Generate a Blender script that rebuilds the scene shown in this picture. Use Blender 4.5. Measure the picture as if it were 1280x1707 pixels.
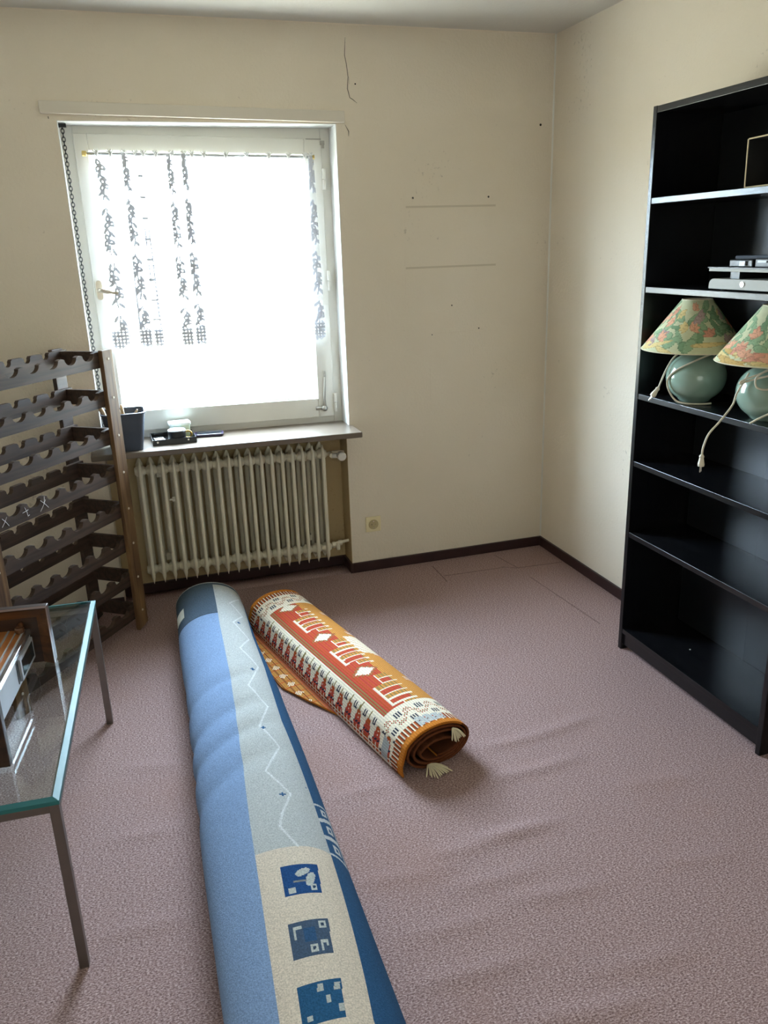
import bpy, math, random
import numpy as np
from mathutils import Matrix, Vector

for o in list(bpy.data.objects): bpy.data.objects.remove(o)
SC = bpy.context.scene
COL = SC.collection
PI = math.pi
rnd = random.Random(7)

# ------------------------------------------------------------------ camera
CAM = np.array([-2.0659, -3.7534, 1.6015]); YAW, PITCH, ROLL, FPX = 0.3004, 0.3183, -0.0328, 1343.36
def cam_axes():
    f = np.array([math.sin(YAW)*math.cos(PITCH), math.cos(YAW)*math.cos(PITCH), -math.sin(PITCH)])
    r = np.array([math.cos(YAW), -math.sin(YAW), 0.0]); u = np.cross(r, f)
    c, s = math.cos(ROLL), math.sin(ROLL)
    return np.array([c*r+s*u, -s*r+c*u, f])
AX = cam_axes()
def on(px, py, ax, val):
    """photo pixel -> point on an axis-aligned plane of the room"""
    d = AX.T @ np.array([(px-640)/FPX, -(py-853.5)/FPX, 1.0]); t = (val-CAM[ax])/d[ax]
    return CAM + t*d
def pix(P):
    q = (np.asarray(P)-CAM) @ AX.T
    return np.stack([640+FPX*q[..., 0]/q[..., 2], 853.5-FPX*q[..., 1]/q[..., 2]], -1)
cam = bpy.data.cameras.new('camera'); cam.sensor_fit = 'HORIZONTAL'; cam.sensor_width = 36; cam.lens = FPX/1280*36
cam.clip_start = 0.02
co = bpy.data.objects.new('camera', cam); COL.objects.link(co)
M3 = Matrix(((AX[0][0], AX[1][0], -AX[2][0]), (AX[0][1], AX[1][1], -AX[2][1]), (AX[0][2], AX[1][2], -AX[2][2])))
co.matrix_world = Matrix.Translation(Vector(CAM)) @ M3.to_4x4()
SC.camera = co

# ------------------------------------------------------------------ world and light
SKY = 26.0
w = bpy.data.worlds.new('overcast_sky'); SC.world = w; w.use_nodes = True
wt = w.node_tree; bg = wt.nodes['Background']; bg.inputs[1].default_value = SKY
# overcast sky above the horizon, darker ground below it
geo = wt.nodes.new('ShaderNodeNewGeometry'); sx = wt.nodes.new('ShaderNodeSeparateXYZ'); mr_ = wt.nodes.new('ShaderNodeMapRange'); mxw = wt.nodes.new('ShaderNodeMix'); mxw.data_type = 'RGBA'
tcw = wt.nodes.new('ShaderNodeTexCoord'); wt.links.new(tcw.outputs['Generated'], sx.inputs[0]); wt.nodes.remove(geo)
mr_.inputs['From Min'].default_value = -0.06; mr_.inputs['From Max'].default_value = 0.06
wt.links.new(sx.outputs['Z'], mr_.inputs['Value']); wt.links.new(mr_.outputs[0], mxw.inputs['Factor'])
mxw.inputs['A'].default_value = (0.30, 0.31, 0.27, 1); mxw.inputs['B'].default_value = (0.65, 0.82, 1.0, 1)
wt.links.new(mxw.outputs['Result'], bg.inputs[0])
def portal(name, loc, rot, sx, sy):
    l = bpy.data.lights.new(name, 'AREA'); l.shape = 'RECTANGLE'; l.size = sx; l.size_y = sy
    l.cycles.is_portal = True
    o = bpy.data.objects.new(name, l); COL.objects.link(o); o.location = loc; o.rotation_euler = rot
portal('window_portal', (-1.645, 0.30, 1.45), (-PI/2, 0, 0), 1.1, 1.3)
portal('fill_window_portal', (-1.6, -4.89, 1.475), (PI/2, 0, 0), 1.6, 1.25)  # portal of the added fill window behind the viewer
vs = SC.view_settings; vs.view_transform = 'Standard'; vs.look = 'None'; vs.gamma = 1; vs.use_curve_mapping = False
vs.exposure = 1.38

# ------------------------------------------------------------------ colours and materials
def lin(c):
    c = c/255.0
    return c/12.92 if c <= 0.04045 else ((c+0.055)/1.055)**2.4
def rgb(r, g, b, a=1.0): return (lin(r), lin(g), lin(b), a)
class NT:
    def __init__(s, m): s.t = m.node_tree; s.n = s.t.nodes; s.l = s.t.links
    def add(s, typ, **k):
        n = s.n.new(typ)
        for a, b in k.items(): setattr(n, a, b)
        return n
    def link(s, a, b): s.l.new(a, b)
def mat(name, col, rough=0.6, metal=0.0, spec=0.5, var=0.0, vscale=8.0, bump=0.0, bscale=60.0, stretch=(1, 1, 1), col2=None, coat=0.0, detail=6.0, attr=None, bdist=0.002):
    """principled material; two-tone noise variation, bump; attr = colour attribute of the mesh"""
    m = bpy.data.materials.new(name); m.use_nodes = True; t = NT(m)
    b = t.n['Principled BSDF']; b.inputs['Roughness'].default_value = rough; b.inputs['Metallic'].default_value = metal
    b.inputs['Specular IOR Level'].default_value = spec; b.inputs['Coat Weight'].default_value = coat
    b.inputs['Base Color'].default_value = col
    tc = t.add('ShaderNodeTexCoord'); mp = t.add('ShaderNodeMapping'); mp.inputs['Scale'].default_value = stretch
    t.link(tc.outputs['Object'], mp.inputs[0])
    src = None
    if attr:
        a = t.add('ShaderNodeAttribute', attribute_name=attr); src = a.outputs['Color']
    if var > 0 or col2:
        n = t.add('ShaderNodeTexNoise'); n.inputs['Scale'].default_value = vscale; n.inputs['Detail'].default_value = detail
        t.link(mp.outputs[0], n.inputs['Vector'])
        if col2:
            r = t.add('ShaderNodeValToRGB'); r.color_ramp.elements[0].position = 0.35; r.color_ramp.elements[1].position = 0.65
            r.color_ramp.elements[0].color = col; r.color_ramp.elements[1].color = col2
            t.link(n.outputs['Fac'], r.inputs[0]); src = r.outputs[0]
        else:
            mr = t.add('ShaderNodeMapRange'); mr.inputs['From Min'].default_value = 0.3; mr.inputs['From Max'].default_value = 0.7
            mr.inputs['To Min'].default_value = 1-var; mr.inputs['To Max'].default_value = 1+var
            t.link(n.outputs['Fac'], mr.inputs['Value'])
            mx = t.add('ShaderNodeVectorMath', operation='SCALE')
            if src: t.link(src, mx.inputs[0])
            else: mx.inputs[0].default_value = col[:3]
            t.link(mr.outputs[0], mx.inputs['Scale']); src = mx.outputs[0]
    if src is not None: t.link(src, b.inputs['Base Color'])
    if bump > 0:
        n2 = t.add('ShaderNodeTexNoise'); n2.inputs['Scale'].default_value = bscale; n2.inputs['Detail'].default_value = 4
        t.link(mp.outputs[0], n2.inputs['Vector'])
        bp = t.add('ShaderNodeBump'); bp.inputs['Strength'].default_value = bump; bp.inputs['Distance'].default_value = bdist
        t.link(n2.outputs['Fac'], bp.inputs['Height']); t.link(bp.outputs[0], b.inputs['Normal'])
    return m
def wood(name, c1, c2, rough=0.45, scale=5.0, axis=0, bump=0.15, spec=0.5):
    """grain running along the given local axis"""
    m = bpy.data.materials.new(name); m.use_nodes = True; t = NT(m); b = t.n['Principled BSDF']
    b.inputs['Roughness'].default_value = rough; b.inputs['Specular IOR Level'].default_value = spec
    tc = t.add('ShaderNodeTexCoord'); mp = t.add('ShaderNodeMapping')
    sc = [10.0, 10.0, 10.0]; sc[axis] = 0.7; mp.inputs['Scale'].default_value = sc
    t.link(tc.outputs['Object'], mp.inputs[0])
    n = t.add('ShaderNodeTexNoise'); n.inputs['Scale'].default_value = scale; n.inputs['Detail'].default_value = 8; n.inputs['Distortion'].default_value = 0.6
    t.link(mp.outputs[0], n.inputs['Vector'])
    r = t.add('ShaderNodeValToRGB'); e = r.color_ramp.elements; e[0].position = 0.32; e[1].position = 0.7; e[0].color = c1; e[1].color = c2
    t.link(n.outputs['Fac'], r.inputs[0]); t.link(r.outputs[0], b.inputs['Base Color'])
    bp = t.add('ShaderNodeBump'); bp.inputs['Strength'].default_value = bump; bp.inputs['Distance'].default_value = 0.001
    t.link(n.outputs['Fac'], bp.inputs['Height']); t.link(bp.outputs[0], b.inputs['Normal'])
    return m

def wall_material(name, c1, c2, stain):
    m = bpy.data.materials.new(name); m.use_nodes = True; t = NT(m); b = t.n['Principled BSDF']
    b.inputs['Roughness'].default_value = 0.85; b.inputs['Specular IOR Level'].default_value = 0.25
    tc = t.add('ShaderNodeTexCoord')
    n = t.add('ShaderNodeTexNoise'); n.inputs['Scale'].default_value = 1.4; n.inputs['Detail'].default_value = 5
    t.link(tc.outputs['Object'], n.inputs['Vector'])
    r = t.add('ShaderNodeValToRGB'); e = r.color_ramp.elements; e[0].position = 0.3; e[1].position = 0.7; e[0].color = c1; e[1].color = c2
    t.link(n.outputs['Fac'], r.inputs[0])
    # small grey scuffs
    s = t.add('ShaderNodeTexNoise'); s.inputs['Scale'].default_value = 55; s.inputs['Detail'].default_value = 2
    t.link(tc.outputs['Object'], s.inputs['Vector'])
    s2 = t.add('ShaderNodeTexNoise'); s2.inputs['Scale'].default_value = 2.2
    t.link(tc.outputs['Object'], s2.inputs['Vector'])
    mul = t.add('ShaderNodeMath', operation='MULTIPLY'); t.link(s.outputs['Fac'], mul.inputs[0]); t.link(s2.outputs['Fac'], mul.inputs[1])
    mr = t.add('ShaderNodeMapRange'); mr.inputs['From Min'].default_value = 0.40; mr.inputs['From Max'].default_value = 0.50; mr.inputs['To Max'].default_value = 0.45
    t.link(mul.outputs[0], mr.inputs['Value'])
    mx = t.add('ShaderNodeMix', data_type='RGBA'); t.link(mr.outputs[0], mx.inputs['Factor']); t.link(r.outputs[0], mx.inputs['A']); mx.inputs['B'].default_value = stain
    t.link(mx.outputs['Result'], b.inputs['Base Color'])
    f = t.add('ShaderNodeTexNoise'); f.inputs['Scale'].default_value = 75; f.inputs['Detail'].default_value = 5; f.inputs['Roughness'].default_value = 0.62
    t.link(tc.outputs['Object'], f.inputs['Vector'])
    bp = t.add('ShaderNodeBump'); bp.inputs['Strength'].default_value = 0.55; bp.inputs['Distance'].default_value = 0.004
    t.link(f.outputs['Fac'], bp.inputs['Height']); t.link(bp.outputs[0], b.inputs['Normal'])
    return m
def carpet_material():
    m = bpy.data.materials.new('carpet'); m.use_nodes = True; t = NT(m); b = t.n['Principled BSDF']
    b.inputs['Roughness'].default_value = 0.95; b.inputs['Specular IOR Level'].default_value = 0.15
    tc = t.add('ShaderNodeTexCoord'); mp = t.add('ShaderNodeMapping'); mp.inputs['Scale'].default_value = (0.72, 1.25, 0); t.link(tc.outputs['Object'], mp.inputs[0])
    n = t.add('ShaderNodeTexNoise'); n.inputs['Scale'].default_value = 230; n.inputs['Detail'].default_value = 3; n.inputs['Roughness'].default_value = 0.75
    t.link(mp.outputs[0], n.inputs['Vector'])
    r = t.add('ShaderNodeValToRGB'); e = r.color_ramp.elements
    e[0].position = 0.30; e[0].color = rgb(70, 50, 49); e[1].position = 0.72; e[1].color = rgb(222, 197, 193)
    k = e.new(0.48); k.color = rgb(148, 120, 117)
    t.link(n.outputs['Fac'], r.inputs[0])
    g = t.add('ShaderNodeTexNoise'); g.inputs['Scale'].default_value = 1.6; g.inputs['Detail'].default_value = 3
    t.link(tc.outputs['Object'], g.inputs['Vector'])
    mr = t.add('ShaderNodeMapRange'); mr.inputs['From Min'].default_value = 0.55; mr.inputs['From Max'].default_value = 0.75; mr.inputs['To Max'].default_value = 0.35
    t.link(g.outputs['Fac'], mr.inputs['Value'])
    mx = t.add('ShaderNodeMix', data_type='RGBA'); t.link(mr.outputs[0], mx.inputs['Factor']); t.link(r.outputs[0], mx.inputs['A']); mx.inputs['B'].default_value = rgb(150, 112, 96)
    t.link(mx.outputs['Result'], b.inputs['Base Color'])
    bp = t.add('ShaderNodeBump'); bp.inputs['Strength'].default_value = 0.5; bp.inputs['Distance'].default_value = 0.003
    t.link(n.outputs['Fac'], bp.inputs['Height']); t.link(bp.outputs[0], b.inputs['Normal'])
    return m
def pane_material(name, tint, refl=1.0):
    m = bpy.data.materials.new(name); m.use_nodes = True; t = NT(m); t.n.remove(t.n['Principled BSDF'])
    tr = t.add('ShaderNodeBsdfTransparent'); tr.inputs[0].default_value = tint
    gl = t.add('ShaderNodeBsdfGlossy'); gl.inputs['Roughness'].default_value = 0.02; gl.inputs[0].default_value = (refl, refl, refl, 1)
    lw = t.add('ShaderNodeLayerWeight'); pw = t.add('ShaderNodeMath', operation='POWER'); pw.inputs[1].default_value = 5.0; t.link(lw.outputs['Facing'], pw.inputs[0])
    fr = t.add('ShaderNodeMath', operation='MULTIPLY_ADD'); fr.inputs[1].default_value = 0.96; fr.inputs[2].default_value = 0.04; t.link(pw.outputs[0], fr.inputs[0])
    mx = t.add('ShaderNodeMixShader'); t.link(fr.outputs[0], mx.inputs[0]); t.link(tr.outputs[0], mx.inputs[1]); t.link(gl.outputs[0], mx.inputs[2])
    t.link(mx.outputs[0], t.n['Material Output'].inputs[0])
    return m
def lace_material():
    m = bpy.data.materials.new('lace'); m.use_nodes = True; t = NT(m); t.n.remove(t.n['Principled BSDF'])
    a = t.add('ShaderNodeAttribute', attribute_name='Col')
    tr = t.add('ShaderNodeBsdfTransparent'); df = t.add('ShaderNodeBsdfDiffuse'); df.inputs[0].default_value = (0.55, 0.56, 0.60, 1)
    tl = t.add('ShaderNodeBsdfTranslucent'); tl.inputs[0].default_value = (0.019, 0.0195, 0.022, 1)
    ad = t.add('ShaderNodeAddShader'); t.link(df.outputs[0], ad.inputs[0]); t.link(tl.outputs[0], ad.inputs[1])
    mx = t.add('ShaderNodeMixShader'); t.link(a.outputs['Fac'], mx.inputs[0]); t.link(tr.outputs[0], mx.inputs[1]); t.link(ad.outputs[0], mx.inputs[2])
    t.link(mx.outputs[0], t.n['Material Output'].inputs[0])
    return m

M = {}
M['wall'] = wall_material('yellowed_wallpaper', rgb(230, 218, 198), rgb(236, 225, 208), rgb(150, 135, 120))
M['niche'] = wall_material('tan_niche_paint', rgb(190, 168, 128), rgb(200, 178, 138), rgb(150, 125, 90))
M['ceiling'] = mat('ceiling_paint', rgb(214, 210, 203), 0.9, bump=0.5, bscale=90, var=0.03, vscale=2)
M['carpet'] = carpet_material()
M['seam'] = mat('carpet_seam', rgb(116, 92, 90), 0.95)
M['base'] = mat('dark_brown_skirting', rgb(52, 30, 30), 0.45, var=0.15, vscale=12)
M['white'] = mat('white_gloss_paint', rgb(226, 222, 212), 0.35, var=0.03, vscale=5)
M['reveal'] = mat('white_reveal_paint', rgb(228, 228, 226), 0.6, bump=0.1, bscale=40)
M['cover'] = mat('cream_box_cover', rgb(222, 213, 198), 0.55, var=0.03, vscale=4)
M['sill'] = mat('beige_stone_sill', rgb(112, 100, 88), 0.3, var=0.06, vscale=14, bump=0.05)
M['crack'] = mat('crack', rgb(84, 76, 66), 0.9)
M['mark'] = mat('wall_mark', rgb(212, 199, 178), 0.9)
M['dot'] = mat('nail_hole', rgb(30, 24, 20), 0.9)
M['pane'] = pane_material('window_glass', (0.97, 0.985, 0.98, 1), 0.9)
M['lace'] = lace_material()
def fill_blind_material():  # warm translucent cloth, passes sky light into the room as added fill
    m = bpy.data.materials.new('fill_blind_cloth'); m.use_nodes = True; t = NT(m); t.n.remove(t.n['Principled BSDF'])
    tl = t.add('ShaderNodeBsdfTranslucent'); tl.inputs[0].default_value = (0.075, 0.066, 0.053, 1)
    df = t.add('ShaderNodeBsdfDiffuse'); df.inputs[0].default_value = (0.55, 0.5, 0.42, 1)
    ad = t.add('ShaderNodeAddShader'); t.link(tl.outputs[0], ad.inputs[0]); t.link(df.outputs[0], ad.inputs[1]); t.link(ad.outputs[0], t.n['Material Output'].inputs[0])
    return m
M['fill_blind'] = fill_blind_material()
M['rod'] = mat('grey_rod', rgb(170, 172, 174), 0.35, 0.6)
M['brass'] = mat('yellowed_plastic', rgb(214, 186, 112), 0.4)
M['metal'] = mat('brushed_metal', rgb(176, 172, 164), 0.32, 0.9)
M['handle'] = mat('window_handle_metal', rgb(190, 180, 164), 0.3, 0.8)
M['chain'] = mat('blackened_chain', rgb(36, 36, 38), 0.4, 0.6)
M['radiator'] = mat('cream_radiator_enamel', rgb(238, 230, 208), 0.35, var=0.03, vscale=9)
M['socket'] = mat('cream_plastic', rgb(236, 222, 180), 0.4)
M['socket_ring'] = mat('socket_ring', rgb(186, 170, 128), 0.5)
M['socket_dark'] = mat('socket_dish', rgb(104, 94, 72), 0.5)
M['rackwood'] = wood('dark_stained_pine', rgb(44, 31, 25), rgb(84, 65, 53), 0.55, 4.0, 0, 0.3)
M['rackpost'] = wood('stained_pine_post', rgb(70, 46, 30), rgb(138, 106, 70), 0.48, 4.0, 2, 0.3)
M['screw'] = mat('screw_head', rgb(214, 204, 188), 0.4, 0.3)
M['chalk'] = mat('chalk', rgb(232, 232, 236), 0.9)
M['steel'] = mat('dark_steel_tube', rgb(128, 120, 114), 0.36, 0.85, var=0.06, vscale=20)
M['tableglass'] = pane_material('table_glass', (0.87, 0.93, 0.915, 1), 1.0)
M['glassedge'] = mat('glass_edge', rgb(44, 106, 108), 0.42, 0.0, 0.35, var=0.15, vscale=5)
M['walnut'] = wood('walnut_case', rgb(62, 38, 22), rgb(112, 72, 42), 0.4, 5.0, 0, 0.1)
M['orangewood'] = wood('orange_teak_top', rgb(158, 96, 46), rgb(196, 130, 70), 0.4, 5.0, 1, 0.1)
M['silver'] = mat('satin_aluminium', rgb(178, 180, 186), 0.5, 0.3, var=0.03, vscale=30)
M['chrome'] = mat('bright_trim', rgb(226, 226, 230), 0.18, 0.95)
M['walnutdark'] = wood('walnut_panel', rgb(36, 22, 14), rgb(62, 38, 24), 0.45, 5.0, 0, 0.1)
M['playergrey'] = mat('silver_grey_plastic', rgb(176, 176, 170), 0.5, spec=0.3)
M['darkglass'] = mat('dark_display_glass', rgb(34, 46, 50), 0.1, coat=0.5)
M['black'] = mat('black_plastic', rgb(26, 26, 30), 0.35)
M['books'] = wood('black_brown_veneer', rgb(9, 9, 11), rgb(22, 22, 25), 0.27, 6.0, 1, 0.25, 0.5)
M['booksv'] = wood('black_brown_veneer_upright', rgb(9, 9, 11), rgb(22, 22, 25), 0.27, 6.0, 2, 0.25, 0.5)
M['backboard'] = mat('black_backboard', rgb(16, 19, 24), 0.34, spec=0.4, var=0.1, vscale=4)
M['celadon'] = mat('celadon_glaze', rgb(148, 172, 156), 0.12, var=0.06, vscale=6, coat=0.6)
M['cord'] = mat('cream_flex', rgb(222, 212, 190), 0.45)
M['pin'] = mat('plug_pin_metal', rgb(210, 206, 196), 0.25, 0.9)
M['shade'] = mat('floral_shade_paper', rgb(200, 200, 170), 0.8, attr='Col', var=0.05, vscale=60)
M['shaderim'] = mat('shade_rim_tape', rgb(222, 214, 184), 0.8)
M['bluerug'] = mat('blue_wool', rgb(110, 140, 180), 0.95, spec=0.1, attr='Col', var=0.22, vscale=260, bump=0.5, bscale=300, bdist=0.003, detail=2)
M['kilim'] = mat('kilim_weave', rgb(180, 110, 50), 0.95, spec=0.1, attr='Col', var=0.16, vscale=320, bump=0.5, bscale=240, bdist=0.002, detail=2)
M['wooltassel'] = mat('wool_tassel', rgb(230, 218, 186), 0.95, spec=0.1)
M['tag'] = mat('white_care_tag', rgb(214, 216, 206), 0.8)
M['crate'] = mat('slate_blue_plastic', rgb(62, 70, 84), 0.4)
M['stickwood'] = wood('pale_stick_wood', rgb(150, 120, 84), rgb(196, 166, 122), 0.55, 5.0, 2)
M['trayblack'] = mat('black_tray', rgb(20, 20, 24), 0.3)
M['lidwhite'] = mat('white_checked_lid', rgb(214, 218, 222), 0.5)
M['clearbox'] = mat('pale_green_plastic', rgb(196, 216, 204), 0.2, spec=0.6)
M['clearlid'] = mat('milky_lid', rgb(230, 238, 232), 0.3)
M['gold'] = mat('gold_ring', rgb(206, 170, 96), 0.3, 0.7)
M['matchwhite'] = mat('white_card', rgb(218, 216, 208), 0.8)
M['phonecase'] = mat('dark_purple_case', rgb(42, 28, 62), 0.35)
M['phoneglass'] = mat('phone_screen', rgb(46, 52, 60), 0.08, coat=0.6)
M['card'] = mat('cream_board', rgb(226, 208, 172), 0.8)
M['blackcard'] = mat('black_board', rgb(14, 13, 13), 0.85)

# ------------------------------------------------------------------ mesh helpers
class MB:
    def __init__(s): s.v = []; s.f = []; s.m = []
    def add(s, verts, faces, mi=0):
        k = len(s.v); s.v += [tuple(map(float, p)) for p in verts]; s.f += [tuple(i+k for i in f) for f in faces]; s.m += [mi]*len(faces); return s
    def box(s, a, b, mi=0):
        (x0, y0, z0), (x1, y1, z1) = a, b
        return s.add([(x0, y0, z0), (x1, y0, z0), (x1, y1, z0), (x0, y1, z0), (x0, y0, z1), (x1, y0, z1), (x1, y1, z1), (x0, y1, z1)],
                     [(0, 3, 2, 1), (4, 5, 6, 7), (0, 1, 5, 4), (1, 2, 6, 5), (2, 3, 7, 6), (3, 0, 4, 7)], mi)
    def prism(s, poly, a, b, axis=1, mi=0):
        """polygon in the two other axes extruded from a to b along axis"""
        n = len(poly)
        def P(p, d):
            q = list(p); q.insert(axis, d); return tuple(q)
        vs_ = [P(p, a) for p in poly]+[P(p, b) for p in poly]
        fs = [tuple(range(n))[::-1], tuple(range(n, 2*n))]+[(i, (i+1) % n, n+(i+1) % n, n+i) for i in range(n)]
        return s.add(vs_, fs, mi)
    def tube(s, pts, r, n=8, cap=True, mi=0):
        P = [Vector(p) for p in pts]; R = r if hasattr(r, '__len__') else [r]*len(P)
        vs_ = []; up = None
        for i, p in enumerate(P):
            t = (P[min(i+1, len(P)-1)]-P[max(i-1, 0)]).normalized()
            if up is None: up = Vector((0, 0, 1)) if abs(t.z) < 0.9 else Vector((1, 0, 0))
            a = t.cross(up).normalized(); up = a.cross(t).normalized()
            for k in range(n):
                q = 2*PI*k/n; vs_.append(p+(a*math.cos(q)+up*math.sin(q))*R[i])
        fs = [(i*n+k, i*n+(k+1) % n, (i+1)*n+(k+1) % n, (i+1)*n+k) for i in range(len(P)-1) for k in range(n)]
        if cap: fs += [tuple(range(n))[::-1], tuple(range((len(P)-1)*n, len(P)*n))]
        return s.add(vs_, fs, mi)
    def lathe(s, prof, c=(0, 0, 0), n=32, axis=2, mi=0):
        vs_ = []
        for r, h in prof:
            for k in range(n):
                q = 2*PI*k/n; d = [r*math.cos(q), r*math.sin(q)]; d.insert(axis, h)
                vs_.append((c[0]+d[0], c[1]+d[1], c[2]+d[2]))
        fs = [(i*n+k, i*n+(k+1) % n, (i+1)*n+(k+1) % n, (i+1)*n+k) for i in range(len(prof)-1) for k in range(n)]
        fs += [tuple(range(n))[::-1], tuple(range((len(prof)-1)*n, len(prof)*n))]
        return s.add(vs_, fs, mi)
    def loft(s, rings, closed=True, caps=True, mi=0):
        n = len(rings[0]); vs_ = [p for r in rings for p in r]
        fs = []
        for i in range(len(rings)-1):
            for k in range(n if closed else n-1):
                fs.append((i*n+k, i*n+(k+1) % n, (i+1)*n+(k+1) % n, (i+1)*n+k))
        if caps and closed: fs += [tuple(range(n))[::-1], tuple(range((len(rings)-1)*n, len(rings)*n))]
        return s.add(vs_, fs, mi)
    def map(s, fn): s.v = [tuple(fn(*p)) for p in s.v]; return s
    def build(s, name, m, parent=None, smooth=False, bevel=0.0, seg=2, kind=None, label=None, colors=None, recalc=True):
        me = bpy.data.meshes.new(name); me.from_pydata(s.v, [], s.f); me.update()
        if recalc:
            import bmesh
            bm = bmesh.new(); bm.from_mesh(me); bmesh.ops.recalc_face_normals(bm, faces=bm.faces); bm.to_mesh(me); bm.free()
        for mm in (m if isinstance(m, (list, tuple)) else [m]): me.materials.append(M[mm])
        if isinstance(m, (list, tuple)): me.polygons.foreach_set('material_index', s.m)
        if colors is not None:
            ca = me.color_attributes.new('Col', 'FLOAT_COLOR', 'CORNER')
            cnt = np.array([len(f) for f in s.f]); ca.data.foreach_set('color', np.repeat(np.asarray(colors, float), cnt, axis=0).ravel())
        if smooth: me.polygons.foreach_set('use_smooth', [True]*len(me.polygons))
        o = bpy.data.objects.new(name, me); COL.objects.link(o)
        if parent: o.parent = parent
        if bevel:
            b = o.modifiers.new('bevel', 'BEVEL'); b.width = bevel; b.segments = seg; b.limit_method = 'ANGLE'; b.angle_limit = math.radians(40)
        if kind: o['kind'] = kind
        if label: o['label'] = label
        return o
def share(src, name, parent, loc=(0, 0, 0), rot=(0, 0, 0), scale=(1, 1, 1)):
    o = src.copy(); o.name = name; COL.objects.link(o); o.parent = parent; o.location = loc; o.rotation_euler = rot; o.scale = scale
    return o
def thing(name, label, cat, loc=(0, 0, 0), rz=0.0, group=None):
    o = bpy.data.objects.new(name, None); COL.objects.link(o); o.empty_display_size = 0.05
    o.location = loc; o.rotation_euler = (0, 0, rz); o['label'] = label; o['category'] = cat
    if group: o['group'] = group
    return o
def tag(o, label, cat, group=None):
    o['label'] = label; o['category'] = cat
    if group: o['group'] = group
    return o
def arc(cx, cy, r, a0, a1, n, ry=None):
    ry = ry or r
    return [(cx+r*math.cos(math.radians(a0+(a1-a0)*i/n)), cy+ry*math.sin(math.radians(a0+(a1-a0)*i/n))) for i in range(n+1)]
def smooth_path(pts, k=6):
    """Catmull-Rom through the points"""
    P = [Vector(p) for p in pts]; out = []
    for i in range(len(P)-1):
        a, b, c, d = P[max(i-1, 0)], P[i], P[i+1], P[min(i+2, len(P)-1)]
        for j in range(k):
            t = j/k
            out.append(0.5*((2*b)+(c-a)*t+(2*a-5*b+4*c-d)*t*t+(3*b-a-3*c+d)*t**3))
    out.append(P[-1]); return out

# ================================================================== the room
H = 2.504; XL, YF = -3.45, -4.7
WX0, WX1 = -2.212, -1.064            # window recess
WZ0, WZ1 = 0.775, 2.118
NX0, NX1 = -2.215, -1.082            # radiator niche
ND = 0.135                           # niche depth
TILT = 0.0165
def tz(x, y, z): return (x, y, z+TILT*(-1.064-x))     # the window opening sits slightly out of level

# floor with ripples of the loose carpet
nx, ny = 300, 420
ridges = []
for px0, py0, px1, py1, h in [(800, 1248, 990, 1198, 3.5), (815, 1300, 960, 1262, 3.5), (790, 1398, 930, 1366, 3), (700, 1432, 900, 1375, 2.5), (860, 1500, 1010, 1466, 2.5), (700, 1640, 880, 1590, 2.5), (880, 1700, 1080, 1660, 3),
                              (990, 1620, 1150, 1575, 2), (300, 1275, 200, 1287, 2.5), (560, 1330, 640, 1305, 2.5), (600, 1470, 760, 1440, 2), (180, 1400, 300, 1375, 2), (1010, 1310, 1160, 1290, 2), (680, 1560, 830, 1520, 2), (760, 1480, 900, 1440, 2.2), (1080, 1440, 1220, 1415, 1.8), (170, 1560, 320, 1520, 2)]:
    a = on(px0, py0, 2, 0)[:2]; b = on(px1, py1, 2, 0)[:2]; ridges.append((a, b, h*0.0019))
gx = np.linspace(XL, 0, nx+1); gy = np.linspace(YF, 0.0, ny+1)
GX, GY = np.meshgrid(gx, gy); GZ = np.zeros_like(GX)
for a, b, h in ridges:
    d = b-a; L = np.hypot(*d); d = d/L; u = (GX-a[0])*d[0]+(GY-a[1])*d[1]; v = -(GX-a[0])*d[1]+(GY-a[1])*d[0]
    v = v+0.012*np.sin(u*9)
    e = np.clip(np.minimum(u+0.05, L+0.05-u)/0.12, 0, 1)
    GZ += h*e*np.exp(-(v/0.026)**2)
fl = MB(); fl.v = [(float(x), float(y), float(z)) for x, y, z in zip(GX.ravel(), GY.ravel(), GZ.ravel())]
fl.f = [(j*(nx+1)+i, j*(nx+1)+i+1, (j+1)*(nx+1)+i+1, (j+1)*(nx+1)+i) for j in range(ny) for i in range(nx)]; fl.m = [0]*len(fl.f)
fl.box((NX0, 0.0, -0.02), (NX1, ND+0.0, 0.0)); fl.box((XL, YF, -0.05), (0, 0, -0.012))
floor = fl.build('floor', 'carpet', smooth=True, kind='structure', recalc=False)
for k, (a, b) in enumerate([((740, 960), (839, 946)), ((860, 947), (936, 937)), ((721, 944), (745, 969)), ((836, 945), (862, 947)), ((884, 962), (1000, 1040)), ((823, 925), (862, 946))]):
    A = on(*a, 2, 0); B = on(*b, 2, 0); d = (B-A)/np.linalg.norm(B-A); n_ = np.array([-d[1], d[0], 0])*0.0028
    MB().add([A-n_, B-n_, B+n_, A+n_]+[tuple(q+np.array([0, 0, 0.0012])) for q in (A-n_*.5, B-n_*.5, B+n_*.5, A+n_*.5)],
             [(4, 5, 6, 7), (0, 1, 5, 4), (1, 2, 6, 5), (2, 3, 7, 6), (3, 0, 4, 7)]).build('carpet_seam', 'seam', floor)
MB().box((XL-0.2, YF-0.2, H), (0.2, 0.4, H+0.1)).build('ceiling', 'ceiling', kind='structure')
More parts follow.
